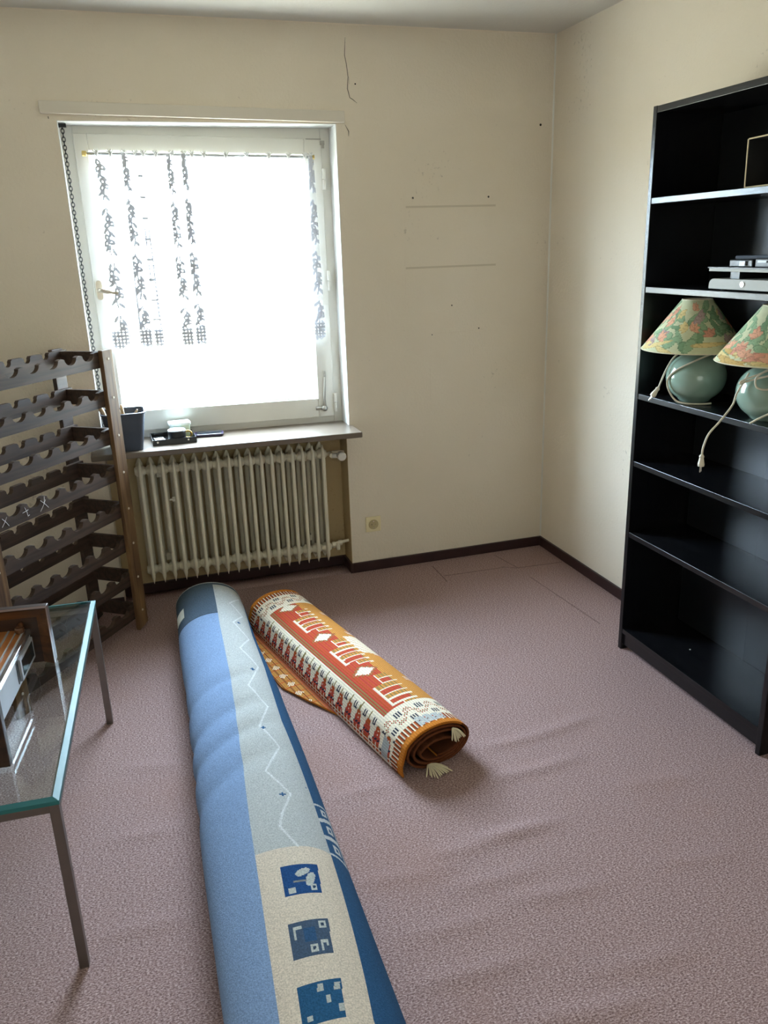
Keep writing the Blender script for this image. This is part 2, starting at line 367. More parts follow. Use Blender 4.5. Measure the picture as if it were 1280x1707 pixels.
# back wall with the window opening and the niche below it
wb = MB()
wb.box((XL-0.2, 0, -0.05), (WX0, 0.33, H)); wb.box((WX1, 0, -0.05), (0.2, 0.33, H)); wb.box((WX0, 0, WZ1), (WX1, 0.33, H))
wb.box((WX0, ND, -0.05), (WX1, 0.33, WZ0-0.02)); wb.box((NX1, 0, -0.05), (WX1, ND, WZ0-0.02))
wall_back = wb.build('wall_back', 'wall', kind='structure')
e_ = 0.002
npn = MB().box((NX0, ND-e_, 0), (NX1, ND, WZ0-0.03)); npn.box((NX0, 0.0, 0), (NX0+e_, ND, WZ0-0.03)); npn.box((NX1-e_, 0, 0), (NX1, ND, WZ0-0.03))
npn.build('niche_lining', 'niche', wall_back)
rv = MB(); rv.box((WX1-0.003, 0.0, WZ0-0.01), (WX1, 0.33, WZ1)); rv.box((WX0, 0.0, WZ0-0.01), (WX0+0.003, 0.33, WZ1)); rv.box((WX0, 0, WZ1-0.003), (WX1, 0.33, WZ1))
rv.build('reveal_lining', 'reveal', wall_back)
MB().box((0, YF-0.2, -0.05), (0.2, 0, H)).build('wall_right', 'wall', kind='structure')
MB().box((XL-0.2, YF-0.2, -0.05), (XL, 0, H)).build('wall_left', 'wall', kind='structure')
RX0, RX1, RZ0, RZ1 = -2.45, -0.75, 0.8, 2.15  # opening for the added fill window
wf = MB().box((XL-0.2, YF-0.2, -0.05), (RX0, YF, H)).box((RX1, YF-0.2, -0.05), (0.2, YF, H)).box((RX0, YF-0.2, -0.05), (RX1, YF, RZ0)).box((RX0, YF-0.2, RZ1), (RX1, YF, H))
wf.build('wall_front', 'wall', kind='structure')
# window added behind the viewer for warm fill light, its cream roller blind drawn
w2 = bpy.data.objects.new('added_fill_window', None); COL.objects.link(w2); w2['kind'] = 'structure'
f2 = MB()
for a, b in [((RX0, RZ0), (RX0+0.07, RZ1)), ((RX1-0.07, RZ0), (RX1, RZ1)), ((RX0+0.07, RZ0), (RX1-0.07, RZ0+0.07)), ((RX0+0.07, RZ1-0.07), (RX1-0.07, RZ1))]: f2.box((a[0], YF-0.12, a[1]), (b[0], YF-0.06, b[1]))
f2.build('window_frame', 'white', w2)
MB().box((RX0+0.06, YF-0.11, RZ0+0.06), (RX1-0.06, YF-0.105, RZ1-0.06)).build('pane', 'pane', w2)
MB().add([(RX0+0.01, YF-0.03, RZ0+0.01), (RX1-0.01, YF-0.03, RZ0+0.01), (RX1-0.01, YF-0.03, RZ1-0.05), (RX0+0.01, YF-0.03, RZ1-0.05)], [(0, 1, 2, 3)]).build('fill_roller_blind', 'fill_blind', w2)
MB().tube([(RX0+0.005, YF-0.035, RZ1-0.03), (RX1-0.005, YF-0.035, RZ1-0.03)], 0.022, 14).build('fill_blind_roller', 'white', w2, smooth=True)

# skirting
BH, BT = 0.052, 0.013
def skirt(name, poly_boxes):
    m = MB()
    for a, b in poly_boxes: m.box(a, b)
    return m.build(name, 'base', bevel=0.002, kind='structure')
skirt('baseboard_back', [((NX1, -BT, 0), (0, 0, BH))]); skirt('baseboard_niche', [((NX0, ND-BT, 0), (NX1, ND, BH)), ((NX1-BT, -BT, 0), (NX1, ND-BT, BH))])
skirt('baseboard_rear', [((XL, -BT, 0), (NX0, 0, BH))])
skirt('baseboard_right', [((-BT, -4.69, 0), (0, -BT, BH))])
# sealant line in the corner
MB().prism([(0, 0), (-0.006, 0), (0, -0.006)], 0.05, H, 2).build('trim_1', 'white', kind='structure')
MB().prism([(-0.004, H), (0, H), (0, H-0.004)], XL, 0, 0).build('trim_2', 'wall', kind='structure')

# cracks, nail holes, filled patch on the back wall
def wall_line(pts, wd, name, m='crack'):
    P = [on(a, b, 1, 0.0) for a, b in pts]
    mb = MB()
    top = []; 
    for i, p in enumerate(P):
        d = P[min(i+1, len(P)-1)]-P[max(i-1, 0)]; d = d/np.linalg.norm(d); nrm = np.array([-d[2], 0, d[0]])
        k = wd*(0.35 if i in (0, len(P)-1) else 1)
        top += [(p[0]-nrm[0]*k, -0.0006, p[2]-nrm[2]*k), (p[0]+nrm[0]*k, -0.0006, p[2]+nrm[2]*k)]
    mb.add(top, [(2*i, 2*i+1, 2*i+3, 2*i+2) for i in range(len(P)-1)])
    return mb.build(name, m, wall_back)
wall_line([(575, 62), (574, 92), (577, 106), (580, 128), (579, 148), (583, 163), (588, 166), (595, 172)], 0.0014, 'crack')
wall_line([(575, 208), (581, 219), (581, 227)], 0.0018, 'crack'); wall_line([(80, 194), (81, 198)], 0.004, 'crack')
wall_line([(581, 128), (582, 140)], 0.001, 'crack')
for a in ((688, 330), (814, 328), (753, 509), (798, 547), (720, 558), (592, 140), (901, 208)):
    p = on(*a, 1, 0); r = 0.005 if a[1] < 335 and a[0] > 650 else 0.003
    MB().lathe([(r, -0.0012), (r*1.15, 0.0)], (p[0], 0, p[2]), 10, 1).build('nail_hole', 'dot', wall_back)
def wall_patch(x0, y0, x1, y1, nm):
    a = on(x0, y0, 1, 0); b = on(x1, y1, 1, 0)
    MB().box((a[0], -0.0012, b[2]), (b[0], 0, a[2])).build(nm, 'wall', wall_back, bevel=0.001)
wall_patch(672, 320, 828, 483, 'filled_patch'); wall_patch(716, 556, 788, 660, 'filled_patch')
for q in (345, 447):
    a = on(676, q, 1, 0); b = on(826, q-3, 1, 0)
    MB().add([(a[0], -0.0018, a[2]-.005), (b[0], -0.0018, a[2]-.005), (b[0], -0.0018, a[2]+.004), (a[0], -0.0018, a[2]+.004)], [(0, 1, 2, 3)]).build('filled_seam', 'mark', wall_back)

# ================================================================== window
win = bpy.data.objects.new('window_1', None); COL.objects.link(win); win['kind'] = 'structure'; win['label'] = 'white tilt window with a lace curtain'
FY = 0.13
def frame_ring(x0, x1, z0, z1, ix0, ix1, iz0, iz1, y0, y1):
    m = MB(); m.box((x0, y0, z0), (ix0, y1, z1)); m.box((ix1, y0, z0), (x1, y1, z1)); m.box((ix0, y0, z0), (ix1, y1, iz0)); m.box((ix0, y0, iz1), (ix1, y1, z1))
    return m
frame_ring(WX0, WX1, WZ0-0.01, WZ1, WX0+0.05, WX1-0.045, WZ0+0.035, WZ1-0.05, FY, FY+0.075).map(tz).build('window_frame', 'white', win, bevel=0.003)
SX0, SX1, SZ0, SZ1 = -2.163, -1.108, 0.803, 2.068
GX0, GX1, GZ0, GZ1 = -2.107, -1.188, 0.898, 2.002
sash = frame_ring(SX0, SX1, SZ0, SZ1, GX0, GX1, GZ0, GZ1, FY-0.016, FY+0.05).map(tz).build('sash', 'white', win, bevel=0.004)
gb = frame_ring(GX0-0.001, GX1+0.001, GZ0-0.001, GZ1+0.001, GX0+0.012, GX1-0.012, GZ0+0.012, GZ1-0.012, FY+0.008, FY+0.03).map(tz).build('glazing_bead', 'white', sash, bevel=0.002)
MB().box((GX0, FY+0.030, GZ0), (GX1, FY+0.036, GZ1)).map(tz).build('pane', 'pane', win)
# hinge covers
for hz in (1.90, 1.455, 0.875):
    MB().tube([(SX1+0.004, FY-0.022, hz-0.045), (SX1+0.004, FY-0.022, hz-0.002)], 0.0085, 12).tube([(SX1+0.004, FY-0.022, hz+0.002), (SX1+0.004, FY-0.022, hz+0.045)], 0.0085, 12).build('hinge_cover', 'white', win, smooth=False)
MB().box((SX1-0.006, FY-0.022, 2.045), (SX1+0.014, FY-0.012, 2.062)).tube([(SX1+0.006, FY-0.02, 2.03), (SX1+0.006, FY-0.02, 2.05)], 0.006, 10).box((SX1-0.07, FY-0.0175, 2.067), (SX1, FY-0.0135, 2.071)).build('corner_hinge', 'metal', win)
# tilt lever at the lower right corner
p = on(541, 680, 1, FY-0.02); q = on(541, 628, 1, FY-0.02); l = on(527, 681, 1, FY-0.02)
MB().tube([p, p+(q-p)*0.3, q], [0.009, 0.006, 0.0055], 10).tube([q, q+np.array([0, 0, 0.03])], 0.005, 8).tube([p, l], [0.008, 0.009], 10).lathe([(0.0, -0.012), (0.014, -0.01), (0.014, 0.004)], p, 14, 1).build('tilt_lever', 'metal', win, smooth=True)
# handle
p = on(166, 484, 1, FY-0.016); t_ = on(197, 489, 1, FY-0.055)
esc = MB().prism([(a, b) for a, b in arc(p[0], p[2]+0.028, 0.014, 0, 180, 8)+arc(p[0], p[2]-0.028, 0.014, 180, 360, 8)], FY-0.024, FY-0.016, 1).build('handle_plate', 'handle', win, bevel=0.002)
MB().tube(smooth_path([(p[0], FY-0.02, p[2]), (p[0], FY-0.045, p[2]), (p[0]+0.012, FY-0.058, p[2]), (p[0]+0.04, FY-0.058, p[2]-0.008), (t_[0], FY-0.055, t_[2])], 5), [0.009]*6+[0.011]*5+[0.010]*5+[0.007]*5, 10).build('handle', 'handle', esc, smooth=True)
# shutter box cover above the opening and the sill
MB().box((-2.27, -0.018, 2.121), (-1.028, 0.02, 2.167)).map(tz).build('trim_3', 'cover', kind='structure', bevel=0.003)
MB().box((-2.262, -0.175, WZ0-0.026), (-1.05, 0.14, WZ0)).map(lambda x, y, z: (x, y, z+0.010*(-1.064-x))).build('trim_4', 'sill', kind='structure', bevel=0.004)['label'] = 'beige stone window sill'
SZ = lambda x: WZ0+0.010*(-1.064-x)      # top of the sill

# shutter chain
ch = MB(); cx_, cy_ = -2.196, 0.045; z = 2.10; k = 0
while z > 0.86:
    ln = 0.0105; ax = k % 2
    pts = []
    for i in range(11):
        q = 2*PI*i/10; pts.append((cx_+(0.0062*math.cos(q) if ax else 0.0), cy_+(0 if ax else 0.0062*math.cos(q)), z+ln*math.sin(q)))
    ch.tube(pts, 0.0019, 5, False); z -= 0.0155; k += 1
ch.box((cx_-0.016, cy_-0.010, 2.098), (cx_+0.016, cy_+0.010, 2.112))
tag(ch.build('shutter_chain', 'chain', smooth=False), 'thin black chain hanging down beside the window frame', 'chain')

# curtain rod and lace curtain
rod = thing('curtain_rod', 'thin grey cafe rod on yellowed hooks across the window sash', 'curtain rod')
RY = FY-0.034
pL = on(141, 256, 1, RY); pR = on(521, 262, 1, RY)
MB().tube([pL, pR], 0.0055, 12).build('rod', 'rod', rod, smooth=True)
for pp in (pL, pR):
    hk = MB().lathe([(0.004, -0.012), (0.011, -0.010), (0.011, 0.006), (0.007, 0.008)], (pp[0], RY, pp[2]), 14, 0); hk.box((pp[0]-0.006, RY, pp[2]-0.006), (pp[0]+0.006, FY-0.0165, pp[2]+0.006))
    hk.build('rod_hook', 'brass', rod)
ZROD = lambda x: pL[2]+(pR[2]-pL[2])*(x-pL[0])/(pR[0]-pL[0])
# plan path of the cloth: straight runs with flat overlapping folds that widen towards the hem
FOLDS = [(-1.968, 0.040), (-1.912, 0.030), (-1.786, 0.038), (-1.725, 0.036)]
nodes = [(-2.042, 0, 0.010, 1), (-2.068, -0.030, 0.011, 1), (-2.068, -0.034, 0.004, 1), (-2.068, 0.026, 0.0, 1)]
for fx, fw in FOLDS:
    nodes += [(fx, fw*0.5, 0.0, 0), (fx, fw*0.53, 0.006, 1), (fx, -fw*0.47, 0.007, 1), (fx, -fw*0.5, 0.013, 1), (fx, fw*0.5, 0.014, 1), (fx+fw*0.8, 0, 0.006, 0)]
for i in range(1, 10): nodes.append((-1.67+i*0.05, 0, 0.004+0.006*math.sin(i*1.9), 0))
nodes += [(-1.180, 0, 0.004, 0), (-1.166, 0.016, 0.0, 1), (-1.166, 0.018, 0.008, 1), (-1.166, -0.022, 0.012, 1)]
def plan(s):
    k = 0.62+0.72*s
    return np.array([(x+o*k, y) for x, o, y, f in nodes])
P5 = plan(0.5); seg = np.hypot(*(P5[1:]-P5[:-1]).T); U = np.concatenate([[0], np.cumsum(seg)]); UT = U[-1]; du = 0.0035; NU = int(UT/du); us = np.linspace(0, UT, NU+1)
umid = (us[1:]+us[:-1])/2; segi = np.clip(np.searchsorted(U, umid)-1, 0, len(nodes)-2); infold = np.array([nodes[i+1][3] == 1 for i in segi])
LEN = 0.812; NZ = 230; zs_ = np.linspace(0, 1, NZ+1)
CX = np.zeros((NZ+1, NU+1)); CY = np.zeros((NZ+1, NU+1))
for j, s in enumerate(zs_):
    pl = plan(s); CX[j] = np.interp(us, U, pl[:, 0]); CY[j] = np.interp(us, U, pl[:, 1])
prng = np.random.default_rng(5)
XC = (CX[1:, 1:]+CX[1:, :-1])/2; VC = np.repeat(((zs_[1:]+zs_[:-1])/2*LEN)[:, None], NU, 1); UC = np.repeat(umid[None], NZ, 0)
FM = np.repeat(infold[None], NZ, 0)
dens = np.full(XC.shape, 0.04)
def motif(h, x, z, ra, rb, an, val):
    p = (h-x)*math.cos(an)+(VC-z)*math.sin(an); q = -(h-x)*math.sin(an)+(VC-z)*math.cos(an); d = (p/ra)**2+(q/rb)**2
    return d
def garland(h, mask, x, z0, z1, wd):
    z = z0; k = 0
    while z < z1:
        g = 0.62+0.72*z/LEN; side = 1 if k % 2 else -1
        if k % 3 != 2:
            for a in (0.4, 2.3, 4.4):
                d = motif(h, x+side*wd*0.12*g+0.012*math.cos(a), z+0.014*math.sin(a), 0.017, 0.0115, a+prng.uniform(-.4, .4), 0); dens[mask & (d < 1)] = 0.985; dens[mask & (d < 0.05)] = 0.2
        for sg in (-1, 1):
            d = motif(h, x+sg*0.014*g, z+0.040+0.008*sg, 0.018, 0.0065, 0.9*sg+prng.uniform(-.3, .3), 0); dens[mask & (d < 1)] = 0.985
        dens[mask & (np.abs(h-x-0.004*np.sin(VC*60)) < 0.0034) & (VC > z+0.014) & (VC < z+0.06)] = 0.985
        z += 0.074; k += 1
# garlands on the folded strips share their place in every layer; the open cloth carries the same flowers
for fx, wd in ((-2.068, 0.055), (-1.968, 0.040), (-1.786, 0.038), (-1.725, 0.036), (-1.166, 0.035)): garland(XC, FM & (np.abs(XC-fx) < 0.034), fx, 0.005+0.06*prng.random(), 0.76, wd)
for k in range(int(UT/0.11)): garland(UC, ~FM, 0.05+k*0.11, 0.03+0.03*(k % 3), 0.75, 0.05)
# ladder pattern and drawn-thread lines on the lower part of two folds
for fx in (-1.912,):
    m_ = FM & (np.abs(XC-fx) < 0.03); dens[m_ & (np.abs(((XC-fx+0.03) % 0.016)-0.008) < 0.0034) & (VC > 0.30) & (np.floor(VC/0.075) % 2 == 0)] = 0.95
    dens[m_ & ((VC % 0.085) < 0.009)] = 0.98; dens[m_ & (np.abs(XC-fx-0.014) < 0.005) & (np.floor(VC/0.009) % 2 == 0) & (VC > 0.35)] = 0.98
m_ = FM & (np.abs(XC+1.995) < 0.016) & (VC > 0.42); dens[m_ & (np.abs(((XC+1.995) % 0.014)-0.007) < 0.0032)] = 0.95
hemz = LEN-0.085
net = VC > hemz; hole = ((XC/0.015) % 1-0.5)**2+((VC/0.015) % 1-0.5)**2 < 0.06
dens[net] = 0.985; dens[net & hole] = 0.10; dens[~FM] *= 0.9
keep = VC < LEN-0.026*np.abs(((UC/0.055) % 1)-0.5)*2-0.002
cv = MB(); cols = []
for j, s in enumerate(zs_):
    for i in range(NU+1):
        x = CX[j, i]; y = RY-0.012-CY[j, i]*(0.7+0.5*s)-0.003*math.sin(us[i]*14)*s
        cv.v.append((x, y, ZROD(x)+0.004-s*LEN))
for j in range(NZ):
    for i in range(NU):
        if keep[j, i]:
            cv.f.append((j*(NU+1)+i, j*(NU+1)+i+1, (j+1)*(NU+1)+i+1, (j+1)*(NU+1)+i)); d = dens[j, i]; cols.append((d, d, d, 1))
cv.m = [0]*len(cv.f)
cur = thing('lace_curtain', 'white floral lace curtain with zigzag hem hung on the window', 'curtain')
cv.build('lace_cloth', 'lace', cur, smooth=True, colors=cols, recalc=False)
for px_ in (161, 183, 206, 226, 238, 259, 286, 306, 320, 340, 375, 410, 447, 480, 508, 517):
    c = on(px_, 258, 1, RY); zc = ZROD(c[0])
    m = MB(); L_ = prng.uniform(-.3, .3)
    for a in (-0.5+L_, 0.0, 0.5+L_):
        pts = [(c[0]+0.010*math.sin(a)*math.sin(q)+0.006*math.sin(a)*1.6, RY-0.0085*math.cos(q), zc+0.014*math.sin(q)) for q in np.linspace(0, 2*PI, 11)]
        m.tube(pts, 0.0026, 5, False)
    for a in np.linspace(0.3, 2.8, 4): m.tube([(c[0], RY-0.008, zc+0.006), (c[0]+0.017*math.cos(a), RY-0.011, zc+0.006+0.014*math.sin(a))], [0.003, 0.0015], 5)
    m.build('hanging_loop', 'reveal', cur, smooth=True)

# ================================================================== radiator
rad = thing('radiator', 'cream ribbed steel radiator standing in the niche under the window sill', 'radiator', (-1.205, 0.0, 0.0))
RH0, RH1 = 0.082, 0.690; NS = 18; PITCH_R = 0.0508
def section_bm():
    m = MB()
    # front and rear blades: outline in x (width) against z, with pointed ends
    for y0, y1 in ((-0.012, 0.016), (0.086, 0.106)):
        prof = [(0, RH0), (0.004, RH0+0.012), (0.0085, RH0+0.034), (0.0095, RH0+0.08), (0.0095, RH1-0.08), (0.0085, RH1-0.034), (0.004, RH1-0.010), (0, RH1)]
        for s in (1,):
            ring = []
            for k in range(10):
                q = 2*PI*k/10
                ring.append((math.cos(q), math.sin(q)))
            rings = []
            for wd, z in prof:
                ww = max(wd, 0.0015)*(1.0 if y0 < 0 else 2.1); cy = (y0+y1)/2; hy = (y1-y0)/2*(0.55+0.45*min(1, wd/0.0085))
                rings.append([(a*ww, cy+b*hy+(0.0 if wd > 0.005 else 0.012*(1 if y0 < 0 else -1)), z) for a, b in ring])
            m.loft(rings)
    # flat web between the blades
    m.prism([(0.010, RH0+0.03), (0.090, RH0+0.03), (0.092, RH1-0.03), (0.010, RH1-0.03)], -0.0022, 0.0022, 0)
    # nipple hubs
    for zc in (RH0+0.062, RH1-0.055):
        m.lathe([(0.016, -0.0254), (0.019, -0.022), (0.027, -0.008), (0.028, 0.0), (0.027, 0.008), (0.019, 0.022), (0.016, 0.0254)], (0, 0.045, zc), 16, 0)
    return m
sec0 = section_bm().build('section', 'radiator', rad, smooth=True)
for k in range(NS):
    o = sec0 if k == 0 else share(sec0, 'section', rad)
    o.location = (-k*PITCH_R, 0, 0.012*k*PITCH_R)
vz = 0.632
vb_ = MB().tube([(0.02, 0.045, vz), (0.055, 0.045, vz)], 0.009, 12).tube([(0.045, 0.045, vz), (0.045, 0.0, vz)], 0.013, 14).tube([(0.05, 0.05, vz+0.004), (0.118, 0.05, vz+0.004)], 0.008, 10).lathe([(0.012, -0.008), (0.015, -0.006), (0.015, 0.008), (0.012, 0.01)], (0.045, 0.035, vz), 6, 0).build('inlet_valve', 'radiator', rad, smooth=False)
MB().lathe([(0.015, 0.0), (0.02, -0.004), (0.022, -0.012), (0.022, -0.034), (0.020, -0.040), (0.012, -0.042)], (0.083, -0.01, vz+0.002), 18, 1).tube([(0.045, 0.0, vz), (0.083, -0.012, vz)], 0.012, 10).build('valve_knob', 'white', vb_)
lz = 0.150
MB().tube([(0.02, 0.045, RH0+0.062), (0.05, 0.045, lz), (0.05, 0.045, lz)], 0.010, 12).tube([(0.04, 0.045, lz+0.005), (0.122, 0.05, lz+0.012)], 0.008, 10).lathe([(0.013, -0.01), (0.016, -0.006), (0.016, 0.006), (0.013, 0.01)], (0.04, 0.045, lz), 6, 0).lathe([(0.013, -0.01), (0.015, -0.006), (0.015, 0.006), (0.013, 0.01)], (0.075, 0.048, lz+0.006), 6, 0).lathe([(0.009, -0.02), (0.011, -0.018), (0.011, 0.02), (0.007, 0.024)], (0.062, 0.045, lz-0.01), 10, 2).build('return_valve', 'radiator', rad)
MB().box((-0.735, 0.02, 0.487), (-0.720+0.0, 0.024, 0.51)).box((-0.748, 0.02, 0.494), (-0.716, 0.023, 0.502)).tube([(-0.728, 0.02, 0.50), (-0.728, 0.016, 0.50)], 0.006, 10).build('bracket_clip', 'radiator', rad)
for xx in (-0.08, -0.78): [MB().box((xx-0.012, 0.07, zb_), (xx+0.012, ND-0.003, zb_+0.03)).build('wall_bracket', 'radiator', rad) for zb_ in (RH0+0.10, RH1-0.09)]

# socket
a = on(609, 861, 1, 0); b = on(634, 885, 1, 0); sc_ = ((a[0]+b[0])/2, (a[2]+b[2])/2)
so = thing('wall_socket', 'square cream wall socket on the wall right of the radiator', 'socket', (sc_[0], 0, sc_[1]))
MB().box((-0.0405, -0.009, -0.0405), (0.0405, 0, 0.0405)).build('frame', 'socket', so, bevel=0.004)
ins = MB().lathe([(0.026, -0.0115), (0.0245, -0.0125), (0.0215, -0.0125), (0.020, -0.0095), (0.0, -0.0095)], (0, 0, 0), 28, 1).build('dish', 'socket_ring', so)
MB().lathe([(0.0195, -0.0105), (0.0, -0.0105)], (0, 0, 0), 24, 1).build('dish_floor', 'socket_dark', ins)
for hx in (-0.0095, 0.0095): MB().lathe([(0.003, -0.0115), (0.003, -0.0100)], (hx, 0, 0), 10, 1).build('contact_hole', 'dot', ins)
for hz in (-0.017, 0.017): MB().box((-0.003, -0.013, hz-0.0025), (0.003, -0.009, hz+0.0025)).build('earth_clip', 'pin', ins)

# ================================================================== things on the sill
# tub with sticks
zt = SZ(-2.10)
crate = thing('storage_tub', 'slate blue plastic tub full of wooden handles at the end of the sill', 'tub', (-2.108, -0.075, zt))
def rrect(hx, hy, r, n=5):
    o = []
    for cx, cy, a in ((hx-r, hy-r, 0), (-hx+r, hy-r, 90), (-hx+r, -hy+r, 180), (hx-r, -hy+r, 270)): o += arc(cx, cy, r, a, a+90, n)
    return o
tub = MB(); rings = []
for hx, hy, r, z in ((0.066, 0.066, 0.014, 0.0), (0.078, 0.076, 0.020, 0.08), (0.090, 0.084, 0.030, 0.160), (0.094, 0.088, 0.034, 0.163), (0.094, 0.088, 0.034, 0.168), (0.088, 0.082, 0.030, 0.168), (0.074, 0.072, 0.020, 0.08), (0.064, 0.062, 0.014, 0.006)):
    rings.append([(x, y, z) for x, y in rrect(hx, hy, r)])
tub.loft(rings).build('tub_body', 'crate', crate, smooth=False, bevel=0)
for i, (p0, p1, r0, r1) in enumerate([((-0.02, -0.02, 0.02), (-0.092, -0.03, 0.196), 0.006, 0.011), ((0.0, 0.03, 0.02), (-0.068, 0.012, 0.200), 0.006, 0.010), ((0.05, 0.03, 0.02), (-0.030, 0.030, 0.192), 0.005, 0.008), ((-0.045, -0.052, 0.02), (0.062, -0.050, 0.178), 0.004, 0.005), ((0.02, -0.04, 0.02), (-0.005, 0.05, 0.188), 0.005, 0.007)]):
    A = Vector(p0)+Vector((-2.108, -0.075, zt)); B = Vector(p1)+Vector((-2.108, -0.075, zt)); ps = [A+(B-A)*t for t in (0, .5, .75, .88, .96, 1)]
    o = MB().tube(ps, [r0, r0, r0*1.1, r1, r1*0.95, r1*0.5], 10).build('wooden_stick', 'stickwood', smooth=True)
    tag(o, ('thick knobbed wooden handle jutting from the tub past the wine rack post', 'thick knobbed wooden handle jutting from the tub past the wine rack post', 'pale wooden handle leaning in the middle of the slate blue tub', 'thin wooden stick lying across the rim of the slate blue tub', 'short pale handle leaning on the back rim of the slate blue tub')[i], 'stick', 'wooden handles in the tub')
# black tray with small things
zt = SZ(-1.9)
tray = thing('small_tray', 'low black tray holding odds and ends on the window sill', 'tray', (-1.905, 0.005, zt), math.radians(2))
m = MB().box((-0.097, -0.085, 0), (0.097, 0.085, 0.004)); tb = m.build('tray_base', 'trayblack', tray)
for a, b in (((-0.097, -0.085, 0.004), (0.097, -0.081, 0.026)), ((-0.097, 0.081, 0.004), (0.097, 0.085, 0.026)), ((-0.097, -0.081, 0.004), (-0.093, 0.081, 0.026)), ((0.093, -0.081, 0.004), (0.097, 0.081, 0.026))): MB().box(a, b).build('tray_wall', 'trayblack', tray)
for sx in (-0.075, 0.06): MB().lathe([(0.004, -0.0865), (0.005, -0.085)], (sx, 0, 0.016), 10, 1).build('rivet', 'pin', tray)
tzz = zt+0.004
tin = thing('round_tin', 'round black tin with a pale checked lid in the black tray', 'tin', (-1.888, -0.035, tzz))
MB().lathe([(0.038, 0), (0.040, 0.003), (0.040, 0.048), (0.038, 0.05)], n=32).build('tin_body', 'black', tin)
MB().lathe([(0.0395, 0.05), (0.040, 0.052), (0.036, 0.056), (0.0, 0.056)], n=32).build('tin_lid', 'lidwhite', tin)
for k in range(-3, 4):
    q = k*0.010; h_ = math.sqrt(0.035**2-q*q); MB().box((q-0.0012, -h_, 0.056), (q+0.0012, h_, 0.0564)).build('lid_line', 'crate', tin)
    MB().box((-h_, q-0.0012, 0.056), (h_, q+0.0012, 0.0564)).build('lid_line', 'crate', tin)
pb = thing('plastic_box', 'small clear pale green box with milky lid behind the round tin', 'box', (-1.868, 0.058, zt+0.004), math.radians(4))
m = MB(); m.loft([[(x, y, z) for x, y in rrect(hx, hy, 0.008, 3)] for hx, hy, z in ((0.040, 0.030, 0), (0.046, 0.035, 0.062))]); m.build('box_body', 'clearbox', pb)
m = MB(); m.loft([[(x, y, z) for x, y in rrect(hx, hy, 0.008, 3)] for hx, hy, z in ((0.049, 0.038, 0.060), (0.049, 0.038, 0.070), (0.045, 0.034, 0.072))]); m.build('box_lid', 'clearlid', pb)
mt = thing('match_pack', 'white card strip of black tipped matches lying in the tray', 'matches', (-1.962, 0.0, zt+0.006), math.radians(8))
for k in range(5):
    x = -0.018+k*0.009
    mm_ = MB().box((x-0.0035, -0.055, 0.0), (x+0.0035, 0.05, 0.004)).build('match', 'matchwhite', mt); MB().box((x-0.004, 0.05, -0.0005), (x+0.004, 0.062, 0.006)).build('match_tip', 'black', mm_)
ring_pts = [(-1.838+0.017*math.cos(q), -0.012, zt+0.026+0.017*math.sin(q)) for q in np.linspace(0, 2*PI, 21)]
tag(MB().tube(ring_pts, 0.005, 8, False).build('brass_ring', 'gold', smooth=True), 'small gold ring leaning beside the round tin', 'ring')
ph = thing('mobile_phone', 'phone in dark purple case lying on the window sill', 'phone', (-1.737, 0.045, SZ(-1.737)), math.radians(-8))
m = MB(); m.loft([[(x, y, z) for x, y in rrect(hx, hy, 0.014, 4)] for hx, hy, z in ((0.062, 0.032, 0.0), (0.066, 0.036, 0.004), (0.066, 0.036, 0.013), (0.062, 0.032, 0.0145), (0.060, 0.030, 0.0135))]); m.build('case', 'phonecase', ph)
m = MB(); m.loft([[(x, y, z) for x, y in rrect(0.058, 0.028, 0.010, 4)] for z in (0.0135, 0.0142)]); m.build('screen', 'phoneglass', ph)

# ================================================================== wine rack
TH = math.radians(53.5); RW, RD = 0.81, 0.225
dv = np.array([math.cos(TH), math.sin(TH)]); nb = np.array([-math.sin(TH), math.cos(TH)])
ro = np.array([-2.155, -0.294])-(RW-0.065)*dv+0.02*nb
rack = thing('wine_rack', 'dark stained wooden wine rack with scalloped rails beside the window', 'wine rack', (ro[0], ro[1], 0), TH)
TZ = [1.234, 1.076, 0.917, 0.757, 0.595, 0.437, 0.278, 0.118]; RHH = 0.064
def post(x0, y0, dark):
    pz = MB().prism([(x0, 0.0), (x0+0.065, 0.018) if x0 > 0.3 else (x0+0.065, 0.0), (x0+0.065, 1.240), (x0, 1.240)], y0, y0+0.02, 1)
    return pz.build('post', 'rackpost' if not dark else 'rackwood', rack, bevel=0.0025)
def rail_profile(front):
    top = []; x = 0.0; cs = [RW-0.065-0.062-0.1030*k for k in range(7)][::-1]
    top.append((0.0, 0.0))
    for c in cs:
        if front:
            r = 0.034
            top += [(c-0.048, 0.0), (c-0.044, -0.001)]
            top += [(c+r*math.cos(math.radians(a)), -0.004+0.026*math.sin(math.radians(a))) for a in range(180, 361, 18)]
            top += [(c+0.044, -0.001), (c+0.048, 0.0)]
        else:
            r = 0.0175
            top += [(c-0.024, 0)]+[(c+r*math.cos(math.radians(a)), -0.010+0.016*math.sin(math.radians(a))) for a in range(170, 371, 20)]+[(c+0.024, 0)]
    top.append((RW, 0.0))
    return [(0.0, -RHH)]+[(x, z) for x, z in top]+[(RW, -RHH)]
fpoly = rail_profile(True); bpoly = rail_profile(False)
